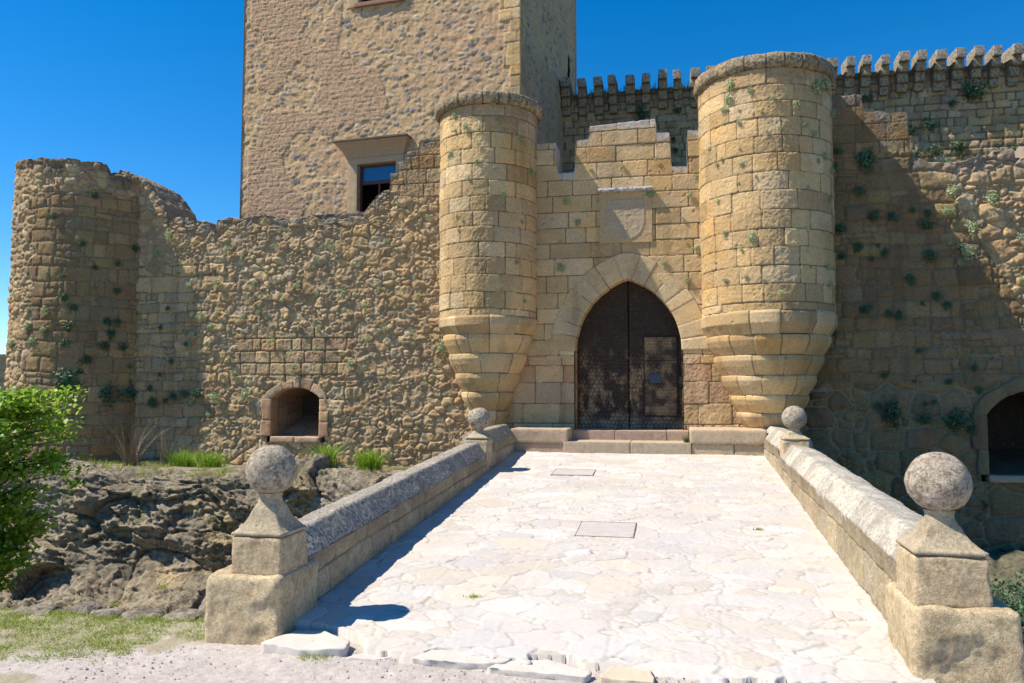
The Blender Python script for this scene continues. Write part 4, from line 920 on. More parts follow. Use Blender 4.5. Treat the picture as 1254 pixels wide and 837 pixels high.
# loose slabs on the near edge
def slab(poly, z0, z1, label, seed, col=(.52, .48, .43)):
    poly = A(poly, float); cen = poly.mean(0); n = 60
    d = np.roll(poly, -1, 0)-poly; L_ = np.hypot(*d.T); cs = np.concatenate([[0], np.cumsum(L_)]); s_ = np.linspace(0, cs[-1], n, endpoint=False)
    pc_ = np.vstack([poly, poly[:1]]); ex = np.interp(s_, cs, pc_[:, 0]); ey = np.interp(s_, cs, pc_[:, 1])
    ex = ex+.02*fbm(ex, ey, ex*0, 8, 3, seed); ey = ey+.02*fbm(ex, ey, ex*0+3, 8, 3, seed)
    acc = Acc(); rows = [(.98, 0), (1.0, .3), (.985, .6), (1.0, .93), (.985, 1.0)]+[(k, 1.0) for k in np.linspace(.93, 0.02, 14)]
    P_ = A([[[cen[0]+(ex[i]-cen[0])*k, cen[1]+(ey[i]-cen[1])*k, z0+(z1-z0)*t] for i in range(n)] for k, t in rows])
    P_[..., 2] += .018*fbm(P_[..., 0], P_[..., 1], P_[..., 2]*0, 4, 5, seed); P_[1:4, :, :2] += (.02*fbm(P_[1:4, :, 0], P_[1:4, :, 1], P_[1:4, :, 2], 14, 3, seed))[..., None]
    acc.grid(P_, A(col)*(1+.08*fbm(P_[..., 0], P_[..., 1], P_[..., 2], 6, 3, seed))[..., None], closed=True)
    b = (cen[0], cen[1], z0); o = acc.build('flagstone', M_pav, None, b, loc=b)
    tag(o, label, 'flagstone', 'loose flagstones at the foot of the bridge')
slab([(-2.52, -12.80), (-2.40, -12.38), (-2.1, -12.36), (-1.75, -12.62), (-1.72, -12.80), (-2.1, -12.88)], -1.47, -1.315, 'thick pale slab standing proud beside the left pillar base', 1)
slab([(-1.68, -12.86), (-1.45, -12.55), (-1.2, -12.42), (-1.15, -12.62), (-1.42, -12.84)], -1.46, -1.37, 'narrow slab lying in the grassy gap at the paving edge', 2)
slab([(-.42, -12.95), (-.32, -12.76), (.05, -12.68), (.42, -12.90), (.40, -13.0), (0, -12.97)], -1.46, -1.335, 'wedge shaped white slab at the near paving edge', 3)
slab([(.50, -12.97), (.56, -12.72), (.88, -12.70), (.93, -12.98)], -1.46, -1.34, 'ochre tinted slab in the near paving edge', 4, (.52, .44, .33))
slab([(-1.1, -12.90), (-.98, -12.62), (-.22, -12.60), (-.30, -12.85), (-.6, -12.90)], -1.46, -1.325, 'broad flat slab left of the wedge shaped slab', 5)

# boulders along the brink of the bank
rng = np.random.RandomState(8)
def boulder(x, y, z, r, label, seed):
    acc = Acc(); TH, PH = np.meshgrid(np.linspace(0, 2*math.pi, 56, endpoint=False), np.linspace(-1.5, 1.57, 36)); n = np.stack([np.cos(PH)*np.cos(TH), np.cos(PH)*np.sin(TH), np.sin(PH)], -1)
    q = np.sign(n)*np.abs(n)**.7
    f = 1+.28*fbm(n[..., 0], n[..., 1], n[..., 2], 1.3, 4, seed)+.07*ridged(n[..., 0], n[..., 1], n[..., 2], 4, 4, seed)
    P_ = q*f[..., None]*A(r); acc.grid(P_, A([.27, .235, .18])*(1+.3*fbm(P_[..., 0], P_[..., 1], P_[..., 2], 5, 4, seed))[..., None], closed=True)
    tag(acc.build('boulder', M_rock, None, (0, 0, 0), loc=(x, y, z)), label, 'boulder', 'boulders on the brink of the bank')
for i, (x, y, z, r, lb) in enumerate([
    (-5.62, -11.9, -1.52, (.24, .2, .13), 'low grey boulder at the far left of the grass edge'),
    (-5.12, -11.8, -1.50, (.17, .16, .15), 'rounded boulder second from the left on the grass edge'),
    (-4.80, -11.85, -1.52, (.18, .15, .12), 'angular boulder third from the left on the grass edge'),
    (-4.42, -11.8, -1.53, (.24, .2, .12), 'flat topped boulder in the middle of the grass edge'),
    (-3.98, -11.75, -1.53, (.22, .2, .12), 'dark boulder right of the middle of the grass edge'),
    (-3.60, -11.55, -1.48, (.26, .28, .24), 'tall boulder standing against the left pillar base')]): boulder(x, y, z, r, lb, 100+i)

# ================================================================== PLANTS
def leafs(P_, Nn, size, asp=.5, rs=None, fold=.25):
    """one folded quad-pair leaf at each point"""
    n = len(P_); rs = rs or np.random.RandomState(1)
    t = rs.normal(size=(n, 3)); t -= (t*Nn).sum(1, keepdims=True)*Nn; t /= np.linalg.norm(t, axis=1, keepdims=True)+1e-9
    b = np.cross(Nn, t); s = (size*rs.uniform(.6, 1.3, n))[:, None]
    v0 = P_-t*s*.5; v1 = P_+b*s*asp*.5+Nn*s*fold*.3; v2 = P_+t*s*.5; v3 = P_-b*s*asp*.5+Nn*s*fold*.3
    V = np.stack([v0, v1, v2, v3], 1).reshape(-1, 3); F_ = np.arange(4*n).reshape(n, 4)
    k = np.repeat(rs.rand(n), 4); return V, F_, np.stack([k, k, k], -1)
def tuft_mesh(name, seed, n=250, flat=.8):
    rs = np.random.RandomState(seed); d = rs.normal(size=(n, 3)); d[:, 1] = -np.abs(d[:, 1]); d /= np.linalg.norm(d, axis=1, keepdims=True)
    lump = 1+.8*fbm(d[:, 0], d[:, 1], d[:, 2], 2.6, 3, seed); P_ = d*lump[:, None]*rs.uniform(.35, 1.1, (n, 1))*A([1, flat, 1]); P_[:, 2] -= .35*rs.rand(n)**3*(1+np.abs(P_[:, 0]))
    Nn = d+.6*rs.normal(size=(n, 3)); Nn /= np.linalg.norm(Nn, axis=1, keepdims=True)
    V, F_, C_ = leafs(P_, Nn, .36, .5, rs); return raw(name, V, F_, C_)
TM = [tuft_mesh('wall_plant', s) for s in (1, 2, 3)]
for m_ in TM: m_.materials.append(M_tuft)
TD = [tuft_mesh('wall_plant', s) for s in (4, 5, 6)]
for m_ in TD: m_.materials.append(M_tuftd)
rng = np.random.RandomState(17)
def tuft(x, y, z, s, label, group, dark=False, rot=0., sx=1., sz=1.):
    me = (TD if dark else TM)[rng.randint(3)]
    o = bpy.data.objects.new('wall_plant', me); COL.objects.link(o); o.location = (x, y, z); o.scale = (s*sx, s*.9, s*sz); o.rotation_euler = (0, rng.uniform(0, 6.28), rot)
    return tag(o, label, 'wall plant', group)
PLANTS = [('L',-11.20,0.25,3.91,0.130,1,0),('L',-12.03,0.25,3.85,0.110,1,0),('L',-12.71,0.25,5.28,0.130,1,0),('L',-13.07,0.25,4.76,0.080,1,0),('L',-10.91,0.25,4.81,0.130,1,0),('L',-10.16,0.25,3.39,0.100,1,0),('L',-9.20,0.25,3.37,0.090,1,0),('L',-8.21,0.25,3.53,0.090,1,0),('L',-7.49,0.25,3.53,0.100,1,0),('L',-9.53,0.25,4.87,0.100,1,0),('L',-6.90,0.25,3.16,0.100,1,0),('L',-11.37,0.25,2.69,0.110,1,0),('L',-11.64,0.25,2.94,0.100,1,0),('L',-11.17,0.25,3.02,0.080,1,0),('L',-11.95,0.25,3.01,0.090,1,0),('L',-11.91,0.25,2.49,0.080,1,0),('L',-11.46,0.25,2.25,0.080,1,0),('L',-6.31,0.25,2.54,0.100,1,0),('L',-5.62,0.25,2.40,0.090,1,0),('L',-6.80,0.25,2.28,0.100,1,0),('L',-8.15,0.25,2.59,0.090,1,0),('L',-10.78,0.25,1.82,0.080,1,0),('L',-9.93,0.25,2.16,0.070,1,0),('L',-8.87,0.25,1.58,0.120,1,0),('L',-8.86,0.25,1.37,0.100,1,0),('L',-7.27,0.25,1.63,0.140,1,0),('L',-4.75,0.25,2.01,0.150,1,0),('L',-11.17,0.25,0.78,0.180,1,0),('L',-10.27,0.25,0.80,0.170,1,0),('L',-7.84,0.25,4.76,0.110,1,0),('L',-6.30,0.25,4.86,0.090,1,0),('L',-6.48,0.25,3.60,0.070,1,0),('L',-5.72,0.25,3.02,0.070,1,0),('L',-5.50,0.25,3.89,0.070,1,0),('L',-8.74,0.25,2.63,0.070,1,0),('L',-10.40,0.25,2.93,0.080,1,0),('L',-9.72,0.25,4.13,0.070,1,0),('L',-8.33,0.25,4.25,0.060,1,0),('L',-9.90,0.25,3.25,0.070,1,0),('L',-12.41,0.25,4.21,0.070,1,0),('L',-12.21,0.25,4.73,0.060,1,0),('L',-12.74,0.25,4.60,0.060,1,0),('L',-10.67,0.25,1.45,0.070,1,0),('L',-8.28,0.25,1.66,0.050,1,0),('L',-5.98,0.25,5.87,0.080,1,0),('L',-5.14,0.25,5.47,0.070,1,0),('L',-8.30,0.25,2.71,0.050,1,0),('T',-14.51,-0.65,4.95,0.120,0,26),('T',-13.56,0.25,4.95,0.120,0,59),('T',-14.27,-0.51,6.30,0.110,0,33),('T',-15.24,-0.88,5.69,0.120,0,7),('T',-13.82,-0.11,4.45,0.120,0,48),('T',-14.22,-0.48,4.31,0.090,0,35),('T',-14.90,-0.81,4.05,0.080,0,16),('T',-14.88,-0.80,3.47,0.130,0,16),('T',-14.64,-0.71,3.21,0.140,0,23),('T',-15.93,-0.87,3.15,0.100,1,-9),('T',-15.32,-0.89,3.12,0.130,1,5),('T',-15.91,-0.87,2.68,0.140,1,-8),('T',-14.73,-0.75,2.67,0.160,0,20),('T',-15.42,-0.90,2.58,0.130,1,3),('T',-16.64,-0.62,2.24,0.170,1,-28),('T',-15.77,-0.89,2.29,0.150,1,-5),('T',-16.55,-0.67,3.59,0.100,1,-25),('T',-13.96,-0.26,2.82,0.130,0,43),('T',-13.80,-0.10,2.83,0.120,0,49),('T',-13.89,-0.20,2.48,0.140,0,46),('T',-14.01,-0.31,2.16,0.180,0,42),('T',-13.69,0.04,2.13,0.150,0,53),('T',-13.46,0.44,2.44,0.120,0,65),('T',-14.37,-0.57,1.76,0.170,0,30),('T',-14.73,-0.75,1.20,0.320,0,20),('T',-13.92,-0.22,0.81,0.300,0,45),('T',-13.60,0.19,0.83,0.240,0,58),('T',-13.58,0.21,1.61,0.110,0,58),('T',-13.43,0.51,1.65,0.120,0,67),('T',-14.45,-0.62,1.45,0.100,0,28),('T',-13.25,1.26,1.74,0.090,0,86),('T',-13.55,0.26,1.21,0.100,0,60),('T',-13.80,-0.09,3.69,0.110,0,49),('T',-13.49,0.38,3.11,0.090,0,63),('T',-14.82,-0.78,2.19,0.140,0,18),('T',-17.10,-0.30,6.34,0.050,1,-42),('L',-13.07,0.25,0.60,0.170,0,0),('L',-12.10,0.25,0.85,0.140,0,0),('L',-11.69,0.25,0.85,0.150,0,0),('L',-12.42,0.25,0.76,0.140,0,0),('L',-12.68,0.25,0.67,0.100,0,0),('L',-12.55,0.25,1.75,0.090,0,0),('L',-12.86,0.25,1.37,0.070,0,0),('L',-12.70,0.25,3.22,0.080,0,0),('L',-12.09,0.25,2.22,0.080,0,0),('L',-12.90,0.25,2.70,0.070,0,0),('L',-13.17,0.25,1.00,0.110,0,0),('R',4.97,0.25,6.58,0.110,0,0),('R',5.55,0.25,6.34,0.220,0,0),('R',5.40,0.25,5.61,0.120,0,0),('R',5.71,0.25,5.01,0.150,0,0),('R',6.11,0.25,4.96,0.140,0,0),('R',4.95,0.25,4.72,0.170,0,0),('R',5.33,0.25,4.26,0.150,0,0),('R',5.91,0.25,4.12,0.120,0,0),('R',6.87,0.25,4.04,0.160,0,0),('R',6.45,0.25,3.48,0.140,0,0),('R',6.82,0.25,4.74,0.160,0,0),('R',6.86,0.25,5.02,0.110,0,0),('R',6.54,0.25,5.11,0.090,0,0),('R',6.98,0.25,3.08,0.130,0,0),('R',4.99,0.25,4.09,0.120,0,0),('R',5.48,0.25,2.83,0.150,0,0),('R',7.42,0.25,5.51,0.180,1,0),('R',7.26,0.25,5.06,0.140,1,0),('R',7.79,0.25,4.66,0.190,1,0),('R',7.63,0.25,4.12,0.200,1,0),('R',7.31,0.25,4.33,0.110,1,0),('R',8.23,0.25,5.27,0.190,1,0),('R',4.79,0.25,6.18,0.150,0,0),('R',5.62,0.25,3.99,0.070,0,0),('R',5.96,0.25,2.70,0.100,0,0),('R',6.17,0.25,2.66,0.100,0,0),('R',7.19,0.25,2.87,0.120,0,0),('R',8.79,0.25,4.35,0.100,1,0),('R',7.51,0.25,3.85,0.100,1,0),('R',8.32,0.25,2.66,0.070,1,0),('R',8.76,0.25,3.42,0.080,1,0),('R',6.69,0.25,2.92,0.060,0,0),('R',5.78,0.25,4.30,0.060,0,0),('R',4.76,0.25,2.29,0.100,0,0),('R',6.57,0.25,1.84,0.090,0,0),('R',5.84,0.25,1.30,0.100,0,0),('R',5.96,0.25,0.48,0.300,0,0),('R',6.67,0.25,0.29,0.170,0,0),('R',7.32,0.25,0.29,0.300,0,0),('R',7.63,0.25,0.04,0.120,0,0),('R',7.20,0.25,1.14,0.090,0,0),('R',7.72,0.25,1.44,0.100,0,0),('R',7.80,0.25,0.96,0.100,0,0),('R',7.85,0.25,-1.61,0.100,0,0),('R',6.17,0.25,2.69,0.100,0,0),('R',6.46,0.25,1.15,0.060,0,0),('R',6.68,0.25,0.64,0.070,0,0),('R',6.86,0.25,0.66,0.070,0,0),('R',5.68,0.25,0.58,0.100,0,0),('R',6.05,0.25,0.13,0.100,0,0),('B',7.47,8.36,10.77,0.220,0,0),('B',9.37,8.36,9.65,0.220,0,0),('B',10.73,8.36,10.63,0.420,0,0),('B',8.93,8.36,8.67,0.180,0,0),('B',9.55,8.36,8.76,0.200,0,0),('B',10.22,8.36,8.86,0.260,0,0),('B',11.81,8.36,8.56,0.260,0,0),('B',8.80,8.36,9.49,0.200,0,0),('B',9.22,8.36,8.75,0.120,0,0),('B',9.34,8.36,8.40,0.140,0,0),('B',10.06,8.36,10.28,0.140,0,0),('B',10.14,8.36,8.58,0.150,0,0),('B',9.85,8.36,8.37,0.140,1,0),('B',1.16,8.36,9.67,0.120,0,0),('B',1.22,8.36,9.30,0.120,0,0),('B',0.09,8.36,10.72,0.280,0,0),('B',1.31,8.36,10.71,0.150,0,0),('B',6.64,8.36,9.25,0.120,0,0),('a',-4.18,-1.06,7.84,0.100,1,-35),('a',-3.75,-1.26,7.25,0.090,1,-13),('a',-3.40,-1.29,7.20,0.060,1,2),('a',-4.16,-1.07,6.69,0.070,1,-34),('a',-4.59,-0.55,6.79,0.080,1,-66),('a',-3.45,-1.29,6.42,0.060,1,0),('a',-3.02,-1.21,6.25,0.060,0,20),('a',-2.48,-0.81,7.01,0.090,0,51),('a',-2.29,-0.46,6.27,0.100,0,70),('a',-4.60,-0.54,6.41,0.070,0,-66),('a',-3.68,-1.27,6.01,0.060,1,-10),('a',-2.92,-1.17,7.43,0.080,0,25),('a',-2.58,-0.92,7.81,0.090,0,45),('a',-3.07,-1.23,7.78,0.080,0,18),('a',-2.87,-1.14,5.63,0.080,0,28),('a',-2.40,-0.69,3.08,0.060,0,58),('a',-3.23,-1.27,6.36,0.040,1,10),('a',-4.49,-0.75,3.89,0.030,1,-55),('a',-4.07,-1.13,7.61,0.070,1,-29),('b',2.42,-1.37,7.78,0.130,1,-33),('b',2.36,-1.33,7.46,0.120,1,-35),('b',2.30,-1.28,7.23,0.100,1,-38),('b',2.56,-1.45,6.87,0.060,1,-26),('b',3.43,-1.60,6.65,0.070,1,7),('b',3.81,-1.50,7.15,0.100,0,22),('b',3.95,-1.43,6.74,0.070,0,28),('b',4.29,-1.19,7.62,0.200,0,43),('b',4.49,-0.95,7.78,0.170,0,55),('b',4.16,-1.29,6.56,0.100,0,37),('b',4.41,-1.05,6.12,0.120,0,50),('b',1.96,-0.90,6.48,0.060,1,-57),('b',2.10,-1.09,6.04,0.060,1,-49),('b',2.20,-1.20,6.14,0.050,1,-43),('b',2.24,-1.23,4.47,0.080,0,-41),('b',2.80,-1.54,4.25,0.100,0,-17),('b',3.97,-1.42,4.42,0.070,0,28),('b',4.69,-0.51,7.24,0.120,0,74),('b',4.61,-0.74,5.86,0.100,0,64),('b',3.41,-1.60,3.02,0.100,0,6),('b',2.24,-1.24,3.40,0.070,0,-41),('b',4.49,-0.95,3.27,0.090,0,55),('b',2.65,-1.49,3.41,0.060,0,-23),('b',4.55,-0.85,5.18,0.080,0,60),('b',2.82,-1.55,7.54,0.080,1,-16),('b',2.58,-1.46,7.14,0.040,1,-25),('b',2.89,-1.57,5.62,0.040,1,-13),('b',3.04,-1.60,7.01,0.050,1,-7),('b',4.43,-1.03,3.65,0.080,0,52),('G',-0.86,-0.02,6.40,0.065,1,0),('G',-0.08,-0.02,6.42,0.075,1,0),('G',0.72,-0.02,6.55,0.060,1,0),('G',0.58,-0.02,5.71,0.130,0,0),('G',1.52,-0.02,5.66,0.080,1,0),('G',1.35,-0.02,5.08,0.050,1,0),('G',1.66,-0.02,4.33,0.120,1,0),('G',0.90,-0.02,4.00,0.080,1,0),('G',-1.20,-0.02,5.07,0.090,0,0),('G',-1.49,-0.02,5.63,0.100,0,0),('G',-1.62,-0.02,3.96,0.120,0,0),('G',-0.58,-0.02,4.23,0.050,0,0),('G',-1.64,-0.02,4.60,0.050,0,0),('G',1.68,-0.02,6.09,0.080,1,0),('G',1.36,-0.02,4.58,0.040,0,0),('G',1.44,-0.02,3.55,0.100,1,0),('G',0.91,-0.02,4.01,0.070,1,0),]
rg2 = np.random.RandomState(77)
for i in range(62):
    xq, zq = rg2.uniform(-12.4, -4.8), rg2.uniform(-.2, 5.4)
    if -9.9 < xq < -7.8 and zq < 1.4: continue
    PLANTS.append(('L', xq, .25, zq, rg2.uniform(.04, .085), 1, 0))
for i in range(14):
    an = rg2.uniform(-45, 55); PLANTS.append(('a', -3.46+1.24*math.sin(R(an)), -.05-1.24*math.cos(R(an)), rg2.uniform(2.9, 7.5), rg2.uniform(.035, .065), 1, an))
for i in range(18):
    an = rg2.uniform(-50, 50); PLANTS.append(('b', 3.24+1.51*math.sin(R(an)), -.10-1.51*math.cos(R(an)), rg2.uniform(2.9, 7.6), rg2.uniform(.035, .07), 1, an))
NM = {'L': 'left curtain wall', 'R': 'right curtain wall', 'T': 'left round tower', 'B': 'rear wall', 'a': 'left turret', 'b': 'right turret', 'G': 'gate wall'}
RNG = {'L': (-13.4, -4, -.8, 5.7), 'R': (4.5, 9.3, -3, 7.5), 'T': (-60, 60, 0, 7), 'B': (0, 12, 9, 11.5), 'a': (-70, 70, 0, 7.7), 'b': (-70, 70, 0, 7.9), 'G': (-2.2, 2.2, 1.9, 7.2)}
for (w_, x, y, z, s_, lit_, an_) in PLANTS:
    if w_ == 'T': x -= .2; y -= .04
    r_ = RNG[w_]; q = an_ if w_ in 'Tab' else x
    band = lambda v, lo, hi, names: names[max(0, min(len(names)-1, int((v-lo)/(hi-lo)*len(names))))]
    hz = band(z, r_[2], r_[3], ['lowest', 'low', 'midway', 'high', 'topmost'])
    sd_ = band(q, r_[0], r_[1], ['far left', 'left', 'centre', 'right', 'far right'])
    sz_ = 'tiny' if s_ < .075 else ('small' if s_ < .12 else ('bushy' if s_ < .19 else 'large'))
    pale = lit_ or w_ in 'abG'  # sunlit plants get pale leaves, shaded ones dark: light painted into the colour
    rot_ = R(an_) if w_ in 'Tab' else 0
    k_ = .9
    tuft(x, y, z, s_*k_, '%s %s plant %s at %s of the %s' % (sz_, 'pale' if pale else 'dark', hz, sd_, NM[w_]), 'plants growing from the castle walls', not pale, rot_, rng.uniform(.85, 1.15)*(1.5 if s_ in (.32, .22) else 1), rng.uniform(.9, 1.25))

same = {}
for o in COL.objects:
    if o.name.startswith('wall_plant'): same.setdefault(o['label'], []).append(o)
ORD = ['top one', 'second from top', 'third from top', 'fourth from top', 'fifth from top', 'sixth from top', 'seventh from top']
for lb, os_ in same.items():
    if len(os_) == 1: continue
    os_.sort(key=lambda o: -o.location.z)
    for i, o in enumerate(os_): o['label'] = lb+', '+('lower one' if (i == len(os_)-1) else ('upper one' if i == 0 else ORD[min(i, 6)]))
# the bright young tree at the left edge
def tree(x, y, z, label):
    T_ = thing('tree', (x, y, z), label, 'tree'); rs = np.random.RandomState(3)
    def tube(pts, rad, acc):
        pts = A(pts, float); n = 8; U = np.linspace(0, 2*math.pi, n, endpoint=False); d = np.gradient(pts, axis=0); d /= np.linalg.norm(d, axis=1, keepdims=True)
        a_ = np.cross(d, A([.3, .9, .2])); a_ /= np.linalg.norm(a_, axis=1, keepdims=True); b_ = np.cross(d, a_); rad = A(rad)[:, None, None]
        P_ = pts[:, None]+rad*(np.cos(U)[None, :, None]*a_[:, None]+np.sin(U)[None, :, None]*b_[:, None]); acc.grid(P_, A([.1, .08, .05]), closed=True)
    acc = Acc(); tube([(0, 0, 0), (.05, .03, .8), (-.03, .05, 1.6), (.05, 0, 2.4), (.1, .05, 3.5)], [.09, .08, .065, .05, .02], acc)
    tips = []
    for i in range(120):
        h = rs.uniform(.25, 3.5); an = rs.uniform(0, 6.28); L_ = (1.5 if h < 3.0 else 1.15)*rs.uniform(.55, 1.0)*(.62 if h < 1.7 else 1)*1.15; up = rs.uniform(.05, .55)
        p0 = A([0, 0, h]); p1 = p0+A([math.cos(an)*L_*.5, math.sin(an)*L_*.5, up*L_*.6]); p2 = p0+A([math.cos(an)*L_, math.sin(an)*L_, up*L_*.8]); tube([p0, p1, p2], [.022, .014, .005], acc)
        for t in np.linspace(.35, 1, 7): tips.append((p0*(1-t)**2+2*p1*t*(1-t)+p2*t*t, .20+.10*rs.rand()))
    acc.build('trunk', M_bark, T_)
    Ps = []
    for p, r_ in tips:
        if rs.rand() < .22 or fbm(p[:1]*1., p[1:2]*1., p[2:3]*1., 1.6, 2, 5)[0] < -.22: continue
        n = rs.randint(24, 46); Ps.append(p+rs.normal(size=(n, 3))*A([r_, r_, r_*.55])*.55)
    P_ = np.concatenate(Ps); Nn = rs.normal(size=P_.shape)*.7+A([-.3, -.2, .9]); Nn /= np.linalg.norm(Nn, axis=1, keepdims=True)
    V, F_, C_ = leafs(P_, Nn, .105, .72, rs, .3); link('crown', raw('crown', V, F_, C_), M_leaf, T_)
tree(-10.5, -7.8, -2.8, 'young tree with bright green leaves at the left edge in front of the rock')

def bush(x, y, z, r, n, label, mat, seed, ls=.06, cat='bush', name='bush'):
    rs = np.random.RandomState(seed); d = rs.normal(size=(n, 3)); d[:, 2] = np.abs(d[:, 2]); d /= np.linalg.norm(d, axis=1, keepdims=True)
    P_ = d*rs.uniform(.3, 1, (n, 1))*(1+.4*fbm(d[:, 0], d[:, 1], d[:, 2], 2.5, 3, seed))[:, None]*A(r); Nn = d+rs.normal(size=(n, 3)); Nn /= np.linalg.norm(Nn, axis=1, keepdims=True)
    V, F_, C_ = leafs(P_, Nn, ls, .5, rs); o = link(name, raw(name, V, F_, C_), mat, None, (x, y, z)); return tag(o, label, cat)
def blades(P_, hgt, wid, rs, lean=.5):
    n = len(P_); h = hgt*rs.uniform(.5, 1.3, n); a_ = rs.uniform(0, 6.28, n); w_ = np.stack([np.cos(a_), np.sin(a_), a_*0], -1)*(wid*rs.uniform(.6, 1.3, n))[:, None]
    l_ = np.stack([rs.normal(size=n), rs.normal(size=n), n*[0.]], -1)*lean*h[:, None]*.6; up = np.stack([a_*0, a_*0, h], -1)
    V = np.stack([P_-w_, P_+w_, P_+up*.6+l_*.4+w_*.6, P_+up*.6+l_*.4-w_*.6, P_+up+l_, P_+up+l_+w_*.1], 1)
    base = np.arange(n)[:, None]*6; F_ = np.concatenate([base+A([0, 1, 2, 3]), base+A([3, 2, 5, 4])]); k = np.repeat(rs.rand(n), 6)
    return V.reshape(-1, 3), F_, np.stack([k, k, k], -1)
def on_rock(x, y):
    i = np.argmin((ROCKP[..., 0]-x)**2+(ROCKP[..., 1]-y)**2); return ROCKP.reshape(-1, 3)[i, 2]
# grass on the forecourt
rs = np.random.RandomState(5); n = 90000
X = rs.uniform(-7.5, -3.0, n); Y = rs.uniform(-14.6, -11.9, n); nn = fbm(X, Y, X*0, 1.7, 4, 12)
keep = (nn+.45-.75*sst(-(Y+12.6)+(X+4.6)*.35, .0, 1.1)+rs.normal(size=n)*.06 > .08) & ~((X > -3.3) & (Y > -12.65))
P_ = np.stack([X, Y, np.full(n, -1.45)], -1)[keep]; P_ = P_[fbm(P_[:, 0], P_[:, 1], P_[:, 0]*0, 5, 3, 31)+.25*rs.normal(size=len(P_)) > -.18]; V, F_, C_ = blades(P_, .045, .004, rs, 1.1)
tag(link('grass', raw('grass', V, F_, C_), M_grass), kind='stuff')
# grass and weeds on the ledge under the wall
Ps = []
for i in range(520):
    x = rs.uniform(-14.5, -5.2); y = -2.9+2.6*rs.rand()
    if fbm(A([x]), A([y]), A([0.]), .9, 3, 6)[0] < -.05: continue
    m = rs.randint(8, 26); Ps.append(A([x, y, on_rock(x, y)-.02])+rs.normal(size=(m, 3))*A([.07, .07, 0]))
V, F_, C_ = blades(np.concatenate(Ps), .12, .006, rs, .7)
tag(link('ledge_grass', raw('ledge_grass', V, F_, C_), M_grass), kind='stuff')
def weed(x, y, z, h, n, spread, label, mat=M_grass, cat='grass tuft', group=None, name='grass_tuft', wid=.006, lean=.9):
    P_ = np.stack([rs.normal(size=n)*spread, rs.normal(size=n)*spread*.6, np.zeros(n)], -1); V, F_, C_ = blades(P_, h, wid, rs, lean)
    return tag(link(name, raw(name, V, F_, C_), mat, None, (x, y, z)), label, cat, group)
weed(-1.95, -12.93, -1.45, .10, 260, .07, 'green grass tuft in front of the thick pale slab')
weed(-1.75, -12.25, -1.44, .07, 420, .12, 'shaded grass patch where the ball shadow falls on the paving')
weed(-1.30, -12.45, -1.44, .05, 260, .10, 'sunlit sparse grass beside the narrow loose slab')
weed(-.95, -11.3, -1.22, .04, 120, .05, 'tiny grass clump between flagstones at the left of the paving', wid=.004)
weed(2.2, -8.0, -.975, .04, 70, .03, 'tiny grass clump at a joint on the right side of the paving', wid=.004)
weed(1.36, -1.2, -.22, .16, 90, .03, 'green weed in the corner between the steps and the right bench', M_tuftd)
weed(-6.6, -2.6, on_rock(-6.6, -2.6), .42, 420, .10, 'tall green weed at the foot of the curtain wall right of the embrasure', M_leaf, 'weed', name='weed', wid=.012)
weed(-5.7, -2.3, on_rock(-5.7, -2.3), .40, 420, .12, 'leafy green weed on the rock beside the parapet', M_leaf, 'weed', name='weed', wid=.012)
weed(-10.5, -1.0, on_rock(-10.5, -1.0), .35, 420, .18, 'green weeds on the ledge just left of the large ball', M_leaf, 'weed', name='weed', wid=.010)
weed(-11.3, -.9, on_rock(-11.3, -.9), .40, 420, .14, 'green weed on the ledge at the foot of the tower shadow', M_leaf, 'weed', name='weed', wid=.010)
weed(-12.6, -1.2, on_rock(-12.6, -1.2)-.02, 1.05, 150, .10, 'bare dry twiggy shrub against the foot of the round tower', M_dry, 'shrub', name='dry_shrub', wid=.006, lean=.9)
weed(-11.9, -.8, on_rock(-11.9, -.8)-.02, 1.15, 60, .06, 'thin dry upright stalks right of the twiggy shrub', M_dry, 'shrub', name='dry_stalks', wid=.005, lean=.45)
bush(-13.6, -2.3, on_rock(-13.6, -2.3)-.05, (.55, .4, .42), 1500, 'dark green bush at the foot of the round tower', M_tuftd, 5)
bush(-4.4, -3.0, on_rock(-4.4, -3.0)-.25, (.25, .2, .25), 400, 'small dark weed on the rock close to the parapet', M_tuftd, 6, .04)
bush(6.6, -3.6, -3.2, (1.0, .8, .8), 2600, 'dark shrub down in the moat behind the right pillar', M_tuftd, 7, .08)
bush(8.2, -2.6, -3.1, (1.1, .8, .9), 2600, 'shrub in the shaded moat at the right edge', M_tuftd, 8, .08)
bush(4.7, -9.6, -2.95, (.45, .6, .45), 900, 'green weeds beside the right pillar base at the frame edge', M_leaf, 9, .05)
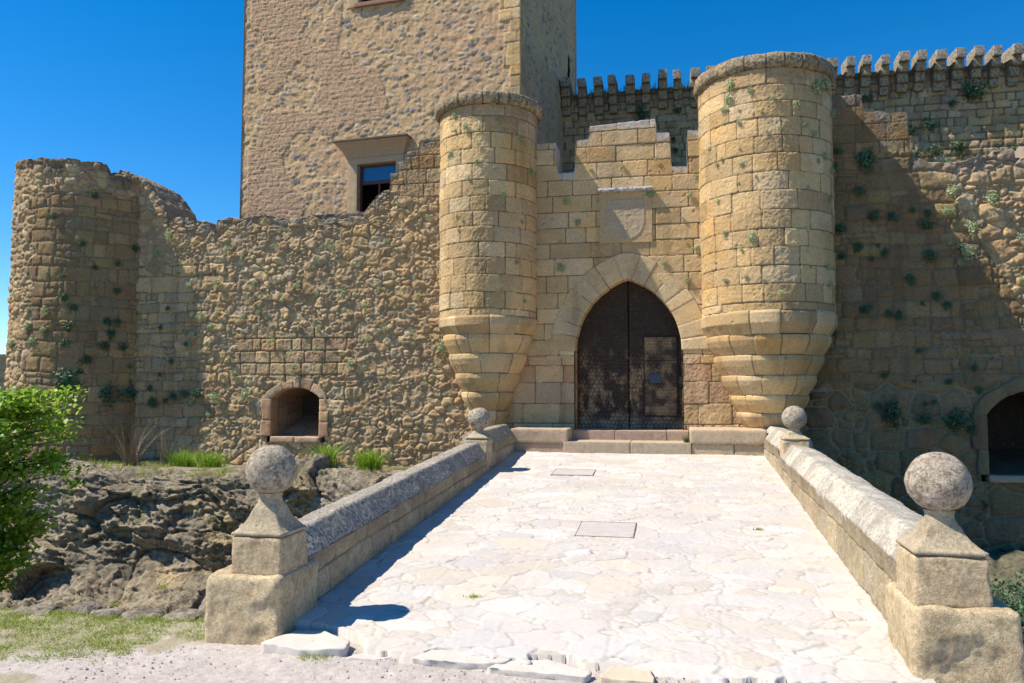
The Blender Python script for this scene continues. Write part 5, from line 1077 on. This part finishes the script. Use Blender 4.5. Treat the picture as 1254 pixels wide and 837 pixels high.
for i, (x, y, s_, l_) in enumerate([(-7.9, -4.4, .12, 'round green weed clump on the rock left of the near ball'), (-8.15, -4.3, .10, 'small weed clump just left of the round clump on the rock'), (-10.6, -4.2, .10, 'small weed clump on the rock beside the tree'), (-9.6, -4.0, .09, 'small weed clump high on the rock face between tree and ball'), (-6.9, -4.1, .10, 'small weed clump on the rock behind the near ball'), (-10.2, -4.9, .09, 'small weed clump low on the rock beside the tree')]):
    bush(x, y, on_rock(x, y)-.03, (s_*1.6, s_*1.2, s_), 160, l_, M_leaf, 60+i, .035, 'weed', 'rock_weed')['group'] = 'weeds on the rock face'
# grass line on the head of the rear wall
rs = np.random.RandomState(12); n = 900; X = rs.uniform(-2.9, 2.2, n); P_ = np.stack([X, rs.uniform(YB, YB+.8, n), np.full(n, 11.5)], -1); V, F_, C_ = blades(P_, .28, .012, rs, .6)
tag(link('wall_head_grass', raw('wall_head_grass', V, F_, C_), M_tuftd), kind='stuff')
# pebbles on the gravel
rs = np.random.RandomState(6); acc = Acc(); oc = A([[1, 0, 0], [0, 1, 0], [-1, 0, 0], [0, -1, 0], [0, 0, .7], [0, 0, -.7]])
of = A([[0, 1, 4, 4], [1, 2, 4, 4], [2, 3, 4, 4], [3, 0, 4, 4]])[:, :3]
n = 7000; Xp = rs.uniform(-4.5, 4.2, n); Yp = -14.3+1.6*rs.rand(n); sz = .003+.012*rs.rand(n)**4; zp = -1.428+.052*sst(Yp, -13.45, -12.95)*(1-sst(np.abs(Xp-.3), 2.2, 3.3))
V = (A([Xp, Yp, zp]).T[:, None]+oc[None]*sz[:, None, None]*rs.uniform(.7, 1.4, (n, 6, 1))).reshape(-1, 3); F_ = (np.arange(n)[:, None, None]*6+of[None]).reshape(-1, 3)
cc = A([[.42, .38, .35], [.25, .24, .26], [.55, .5, .45], [.35, .27, .22]])[rs.randint(0, 4, n)]; C_ = np.repeat(cc, 6, 0)
tag(link('pebbles', raw('pebbles', V, F_, C_, False), M_grav), kind='stuff')
